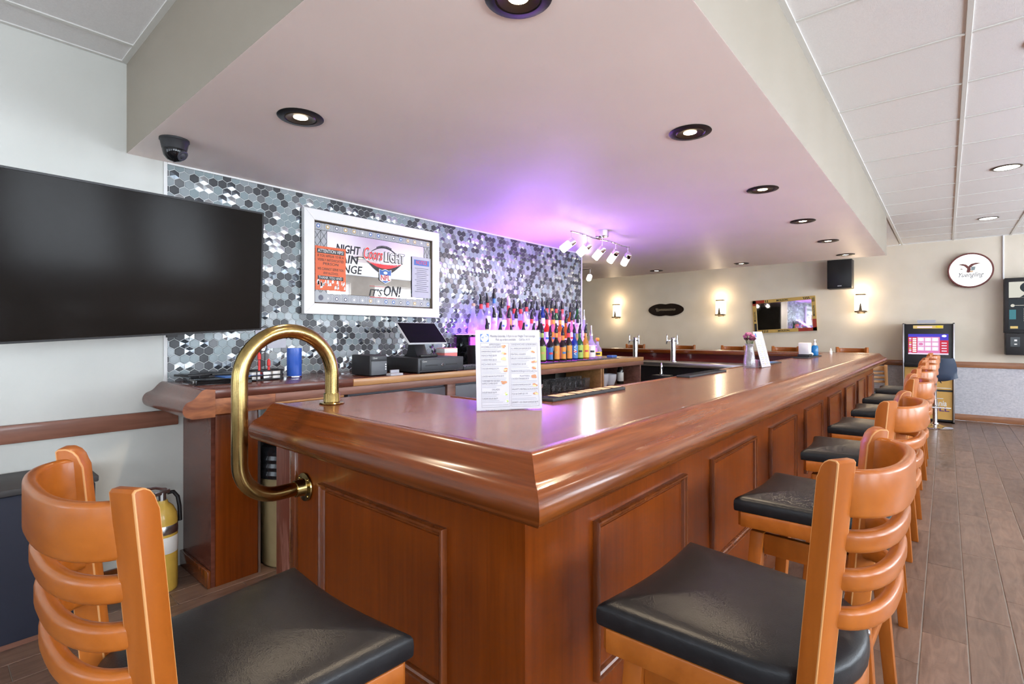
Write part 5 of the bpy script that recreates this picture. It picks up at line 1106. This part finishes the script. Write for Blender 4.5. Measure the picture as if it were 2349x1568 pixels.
# round lit beer sign
cl = thing('beer_sign', 'round illuminated beer sign with an eagle on the far wall', 'sign', (.285, WY, 2.325)); R_ = .268
Mc = Matrix.Translation((.285, WY, 2.325)) @ Matrix.Rotation(PI/2, 4, 'X')
t = BM(); lathe(t, [(R_-.02, 0), (R_, 0), (R_, .085), (R_-.006, .092), (R_-.016, .092), (R_-.022, .086), (R_-.022, .06)], 56, M=Mc); obj('rim', t, 'clock_rim', cl, 40, True)
t = BM(); lathe(t, [(R_-.021, .080), (0, .080)], 56, M=Mc); obj('lit_face', t, 'screen_white', cl, 0, True)
oo = Vector((.285, WY-.081, 2.325)); t = BM()
poly(t, oo, U, V, [(.17*math.cos(a), -.01+.155*math.sin(a)) for a in [2*PI*k/40 for k in range(40)]], 4, .0003)
wing = lambda s: [(0, .055), (s*.03, .085), (s*.075, .098), (s*.135, .09), (s*.10, .080), (s*.06, .068), (s*.035, .045), (s*.015, .02)]
poly(t, oo, U, V, [(-p[0]*.9-.02, p[1]+.005) for p in wing(1)][::1], 0, .001); poly(t, oo, U, V, [(p[0]*1.05-.02, p[1]+.012) for p in wing(1)][::-1], 0, .001)
poly(t, oo, U, V, [(-.035, .06), (-.008, .06), (.008, .02), (-.005, -.03), (-.022, -.035), (-.045, -.025), (-.035, .02)][::-1], 0, .0012); poly(t, oo, U, V, [(-.005, -.03), (.03, -.028), (.03, -.008), (0, -.008)], 2, .0012); poly(t, oo, U, V, [(.01, .055), (.06, .05), (.05, .0), (.01, -.005)][::-1], 3, .0006); poly(t, oo, U, V, [(-.115, .022), (-.09, .018), (-.09, .028), (-.11, .032)], 0, .001)
text_bm(t, 'Yuengling', oo+U*(-.135)+V*(-.10), U, V, width=.29, size=.10, shear=.45, thick=.0014, mi=1)
quad(t, oo, U, V, -.11, .12, -.135, -.132, 4, .0008)
obj('eagle_print', t, ['clock_rim', 'ink_grey', 'food_tan', 'tile_light', 'screen_art'], cl, 0, True)
t = BM(); cyl(t, (.655, WY-.012, 2.17), (.655, WY-.012, ZC), .012, seg=12); tag(solo('conduit', t, 'white', 'white conduit running from the jukebox up to the ceiling', 'conduit', None, 40, (.655, WY-.012, 2.17)))
# jukebox
jb = thing('jukebox', 'black wall jukebox with lit screens at the right edge', 'jukebox', (.95, WY, 1.03)); jy = YF-.22
t = BM(); box(t, (.655, jy, 1.36), (1.25, WY, 2.165), .008); obj('upper_case', t, 'black_plastic', jb, 35, True)
t = BM(); box(t, (.665, jy-.03, 1.04), (1.24, WY, 1.355), .008); lc = obj('lower_case', t, 'black_plastic', jb, 35, True)
jo = Vector((.655, jy-.0008, 1.36)); 
def scr(x0, x1, y0, y1, m, h=.0006): 
    return quad(BM(), jo, U, V, x0, x1, y0, y1, 0, h), m
for (x0, x1, y0, y1, m, nm) in ((.045, .55, .515, .745, 'screen_cream', 'upper_screen'), (.045, .55, .05, .49, 'screen_dark', 'lower_screen')):
    t = BM(); quad(t, jo, U, V, x0, x1, y0, y1); pp = obj(nm, t, m, jb, 0, True)
    t = BM()
    if nm == 'upper_screen':
        poly(t, jo, U, V, [(.27+.11*math.cos(a), .66+.085*math.sin(a)) for a in [2*PI*k/20 for k in range(20)]], 0, .001); poly(t, jo, U, V, [(.16, .517), (.21, .56), (.30, .575), (.42, .53), (.45, .517)][::-1], 0, .0012)
        poly(t, jo, U, V, [(.27+.06*math.cos(a), .635+.055*math.sin(a)) for a in [2*PI*k/18 for k in range(18)]], 1, .0014); poly(t, jo, U, V, [(.24, .517), (.26, .57), (.33, .57), (.34, .517)][::-1], 1, .0016)
    else:
        poly(t, jo, U, V, [(.085+.022*math.cos(a), .40+.022*math.sin(a)) for a in [2*PI*k/14 for k in range(14)]], 2, .001); quad(t, jo, U, V, .11, .5, .398, .404, 2, .001)
        for k in range(7): quad(t, jo, U, V, .20, .27+.05*RND.random(), .34-.028*k, .352-.028*k, 2, .001)
        quad(t, jo, U, V, .05, .12, .20, .34, 3, .001); quad(t, jo, U, V, .06, .14, .065, .10, 4, .001); quad(t, jo, U, V, .33, .50, .10, .34, 3, .001)
    obj('screen_picture', t, ['screen_dark', 'food_tan', 'screen_cream', 'screen_teal', 'screen_gold'], pp, 0, True)
t = BM(); jo2 = Vector((.665, jy-.0308, 1.04)); quad(t, jo2, U, V, .05, .15, .12, .26, 0); quad(t, jo2, U, V, .09, .12, .20, .225, 1, .001); quad(t, jo2, U, V, .09, .12, .15, .165, 1, .001); quad(t, jo2, U, V, .22, .32, .17, .28, 1, .0008); quad(t, jo2, U, V, .22, .32, .235, .25, 2, .001); quad(t, jo2, U, V, .2, .34, .05, .09, 3, .0008)
obj('coin_panel', t, ['black_gloss', 'label_white', 'label_red', 'steel'], lc, 0, True)
# game cabinet
gc = thing('game_cabinet', 'black upright skill game cabinet with wood-look front panels', 'game machine', (-.21, 10.3, 0)); gy0 = 10.09
t = BM(); box(t, (-.50, gy0+.012, .02), (.08, WY-.03, 1.50), .004); obj('body', t, 'black_plastic', gc, 35, True)
for x in (-.52, .08):
    t = BM(); box(t, (x, gy0-.01, 0), (x+.022, WY-.03, 1.512), .003); obj('side_panel', t, 'black', gc, 35, True)
    t = BM(); box(t, (x+.002, gy0-.016, .02), (x+.02, gy0-.0105, 1.50), .001); obj('edge_trim', t, 'steel', gc, 35, True)
go = Vector((-.50, gy0+.012, 0))
t = BM(); prism(t, [(.005, .05), (.575, .05), (.575, .47), (.005, .47)], go, U, V, .006); lp = obj('lower_panel', t, 'skill_wood', gc, 0, True)
t = BM(); prism(t, [(.005, .50), (.575, .50), (.575, .83), (.005, .83)], go, U, V, .006); mpn = obj('middle_panel', t, 'skill_wood', gc, 0, True)
t = BM(); g1 = go+Vector((0, -.0065, 0)); text_bm(t, 'Pennsylvania', g1+U*.09+V*.255, U, V, width=.42, size=.12, mi=0, shear=.15, off=.02); text_bm(t, 'SKILL', g1+U*.25+V*.175, U, V, width=.29, size=.095, mi=1, off=.02); quad(t, g1, U, V, .36, .47, .36, .37, 0); obj('lettering', t, ['label_white', 'purple_print'], lp, 0, True)
t = BM(); poly(t, g1, U, V, [(.38, .70), (.40, .70), (.455, .60), (.44, .60)][::-1], 0, .0008); quad(t, g1, U, V, .30, .56, .52, .53, 1, .0008); obj('key_print', t, ['ink', 'label_white'], mpn, 0, True)
t = BM(); box(t, (-.50, gy0-.04, .84), (.08, gy0+.012, .90), .006); cpn = obj('control_ledge', t, 'black_plastic', gc, 35, True)
t = BM(); box(t, (-.27, gy0-.03, .9005), (-.22, gy0, .935), .004); obj('button', t, 'yellow_print', cpn, 35, True)
t = BM(); g2 = go+Vector((0, -.001, 0)); quad(t, g2, U, V, .05, .53, 1.03, 1.345); sc_ = obj('screen', t, 'screen_pink', gc, 0, True)
t = BM(); SM = ['screen_blue', 'screen_red', 'screen_pale', 'screen_white', 'screen_gold', 'screen_pink']
quad(t, g2, U, V, .05, .53, 1.30, 1.345, 0, .001); quad(t, g2, U, V, .43, .53, 1.25, 1.345, 0, .0012); quad(t, g2, U, V, .05, .16, 1.03, 1.30, 1, .001); quad(t, g2, U, V, .43, .53, 1.03, 1.25, 1, .001)
for i in range(3):
    for j in range(3):
        cx, cy = .205+.085*i, 1.26-.07*j; quad(t, g2, U, V, cx-.038, cx+.038, cy-.03, cy+.03, 2, .0012); poly(t, g2, U, V, [(cx+.028*math.cos(a), cy+.02*math.sin(a)) for a in [2*PI*k/12 for k in range(12)]], RND.choice([3, 4, 5, 3]), .0015)
for k in range(8): quad(t, g2, U, V, .105, .15, 1.265-.028*k, 1.282-.028*k, 3, .0014); quad(t, g2, U, V, .06, .09, 1.262-.03*k, 1.284-.03*k, [2, 5, 4][k % 3], .0014)
for k in range(4): quad(t, g2, U, V, .45, .51, 1.08+.04*k, 1.095+.04*k, 2, .0014)
poly(t, g2, U, V, [(.48+.028*math.cos(a), 1.315+.018*math.sin(a)) for a in [2*PI*k/14 for k in range(14)]], 3, .0016); quad(t, g2, U, V, .19, .40, 1.068, 1.082, 5, .0014); quad(t, g2, U, V, .05, .53, 1.03, 1.052, 2, .0013)
obj('screen_picture', t, SM, sc_, 0, True)
t = BM(); quad(t, g2, U, V, .11, .47, 1.43, 1.478); mq = obj('marquee', t, 'screen_gold', gc, 0, True)
t = BM(); quad(t, g2, U, V, .16, .34, 1.44, 1.462, 0, .001); poly(t, g2, U, V, [(.42+.045*math.cos(a), 1.457+.018*math.sin(a)) for a in [2*PI*k/14 for k in range(14)]], 1, .0012); obj('marquee_print', t, ['screen_pale', 'yellow_print'], mq, 0, True)
t = BM(); prism(t, [(0, 0), (.22, 0), (.22, .05), (0, .05)], (-.34, gy0+.05, 1.512), U, V, .002); solo('paper_sign', t, 'paper', 'small white paper sign on top of the game cabinet', 'sign', None, 0, (-.23, gy0+.05, 1.512))
# swivel stool with a dark blue shell
ss = thing('shell_stool', 'chrome pedestal stool with dark blue shell seat by the game cabinet', 'stool', (-.12, 9.55, 0), .25)
t = BM(); lathe(t, [(0, 0), (.20, 0), (.205, .006), (.19, .014), (.10, .030), (.045, .05), (.038, .07), (0, .07)], 36); obj('base_plate', t, 'chrome', ss, 40)
t = BM(); cyl(t, (0, 0, .06), (0, 0, .40), .030, seg=18); cyl(t, (0, 0, .40), (0, 0, .70), .021, seg=18); obj('column', t, 'chrome', ss, 40)
t = BM(); tube(t, [(-.02, -.03, .30), (-.13, -.12, .30), (.13, -.17, .30), (.02, -.03, .30)], .010, 10); obj('foot_rest', t, 'chrome', ss, 40)
t = BM(); n = 18; m = 10; vs = []
for j in range(m+1):
    f = j/m
    for i in range(n+1):
        g = i/n*2-1
        if f < .45: q = f/.45; y = .20-.36*q; z = .70+.01*math.cos(q*3)+.055*g*g*(.5+q*.5); wdt = .19+.02*q
        else: q = (f-.45)/.55; y = -.16-.07*q; z = .705+.055*g*g*(1-q)+.30*q**.9; wdt = .21-.055*q**2; y += .07*g*g
        vs.append((g*wdt, y, z))
fs = [(j*(n+1)+i, j*(n+1)+i+1, (j+1)*(n+1)+i+1, (j+1)*(n+1)+i) for j in range(m) for i in range(n)]
_add(t, vs, fs); bmesh.ops.recalc_face_normals(t, faces=t.faces[:]); bmesh.ops.solidify(t, geom=t.faces[:], thickness=.02); obj('shell_seat', t, 'seat_blue', ss, 60)

# ------------------------------------------------------------------ lamps
dlp = None
def downlight(x, y, lb, watts=30):
    global dlp
    if dlp is None:
        D = thing('recessed_light', lb, 'lamp', (x, y, ZS), 0, 'recessed lights in the soffit'); dlp = D
        t = BM(); lathe(t, [(.098, 0), (.100, -.003), (.096, -.006), (.070, -.008), (.066, -.005)], 40); obj('trim_ring', t, 'black', D, 40)
        t = BM(); lathe(t, [(.066, -.005), (.062, -.009), (.040, -.006), (.033, -.003), (.030, -.0025)], 36); obj('gimbal', t, 'bronze', D, 40)
        t = BM(); lathe(t, [(.031, -.003), (0, -.004)], 28); obj('bulb', t, 'lamp_warm', D, 40)
    else: D = clone(dlp, (x, y, ZS), 0, lb)
    light('recessed_beam', 'SPOT', (x, y, ZS-.03), watts, (1, .80, .56), .03, aim=(0, 0, -1), spot=125, blend=.9)
DL = [1.14, 2.45, 3.74, 5.02, 6.27, 7.5]
for i, y in enumerate(DL):
    downlight(-.95, y, ['recessed soffit light at the top edge, above the bar corner', 'second recessed light of the row over the long bar', 'third recessed light of the row over the long bar', 'fourth recessed light of the row over the long bar', 'fifth recessed light of the row over the long bar', 'last recessed light of the long row, above the loudspeaker'][i])
downlight(-2.23, 1.13, 'recessed soffit light near the dome camera'); downlight(-2.18, 7.5, 'recessed far soffit light to the left of the loudspeaker'); downlight(-3.44, 7.5, 'recessed far soffit light nearest the tiled wall end')
clp = None
for i, (x, y) in enumerate(((.41, 3.67), (.41, 6.27), (.41, 8.87))):
    if clp is None:
        clp = C_ = thing('ceiling_light', '', 'lamp', (x, y, ZC), 0, 'round lights in the ceiling tiles')
        t = BM(); lathe(t, [(.098, 0), (.104, -.004), (.098, -.008), (.084, -.007)], 36); obj('trim_ring', t, 'bronze', C_, 40)
        t = BM(); lathe(t, [(.085, -.006), (0, -.0065)], 36); obj('lens', t, 'lamp_panel', C_, 40)
    else: C_ = clone(clp, (x, y, ZC), 0, '')
    C_['label'] = ['round ceiling tile light cut off by the right edge', 'round ceiling tile light above the stool row', 'round ceiling tile light closest to the beer sign'][i]
    light('ceiling_beam', 'SPOT', (x, y, ZC-.03), 24, (1, .90, .76), .08, aim=(0, 0, -1), spot=150, blend=.9)
for x, y in ((2.36, 3.67), (2.36, 6.27), (2.36, 8.87), (2.36, 1.1), (.41, 1.1), (-5.6, 9.2), (-3.7, 9.2), (-1.9, 9.2)):      # unseen extra ceiling lights; the far ones added to brighten the far wall
    t = BM(); lathe(t, [(.104, -.004), (.098, -.008), (.084, -.006), (0, -.0065)], 28, (x, y, ZC), mis=[0, 0, 1]); obj('unseen_light_fitting', t, ['bronze', 'lamp_panel'], ceiling, 40)
    light('ceiling_beam', 'SPOT', (x, y, ZC-.03), 24, (1, .88, .72), .08, aim=(0, 0, -1), spot=150, blend=.9)
# track light over the back bar, and a second one further off
def track(x, y, n, lb, x_dir, s0, s1):
    T = thing('track_light', lb, 'lamp', (x, y, ZS), 0, 'chrome track lights'); d = Vector((0, 1, 0)) if x_dir == 'y' else Vector((1, 0, 0))
    t = BM(); lathe(t, [(0, 0), (.065, 0), (.066, -.006), (.064, -.055), (.055, -.060), (0, -.060)], 30); obj('canopy', t, 'chrome', T, 40)
    t = BM(); L = s1-s0; tube(t, [d*(s0+L*k/24)+Vector((.012*math.sin(k*PI/6) if x_dir == 'y' else 0, 0, -.085)) for k in range(25)], .007, 8); cyl(t, (0, 0, -.055), (0, 0, -.09), .010, seg=10); obj('rail', t, 'chrome', T, 40)
    for k in range(n):
        p = d*(s0+.02+(L-.04)*k/(n-1))+Vector((0, 0, -.085)); t = BM(); tube(t, [p, p-Vector((0, 0, .085))], .0045, 8); h = obj('stem', t, 'chrome', T, 40)
        a = Vector((-.55, -.55+.20*k, -.62)).normalized() if x_dir == 'y' else Vector((.3, -.75, -.5)).normalized(); c0 = p-Vector((0, 0, .095)); M_ = Matrix.Translation(c0) @ a.to_track_quat('Z', 'Y').to_matrix().to_4x4()
        t = BM(); lathe(t, [(0, -.030), (.030, -.028), (.034, -.022), (.034, .020), (.032, .022)], 22, M=M_); obj('lamp_cap', t, 'chrome', h, 40)
        t = BM(); lathe(t, [(.030, .018), (.034, .022), (.034, .105), (.031, .112), (.0, .112)], 22, M=M_); obj('lamp_glass', t, 'lamp_glass', h, 40)
        c1 = Vector((x, y, ZS))+c0+a*.14; light('track_beam', 'SPOT', c1, 9.0, (1, .88, .78), .03, aim=a, spot=120, blend=.8)
track(-2.50, 4.25, 5, 'chrome five-lamp track light hanging above the liquor bottles', 'y', -.54, .54)
track(-3.95, 6.05, 3, 'second track light peeking past the tiled wall end', 'x', -.35, .22)
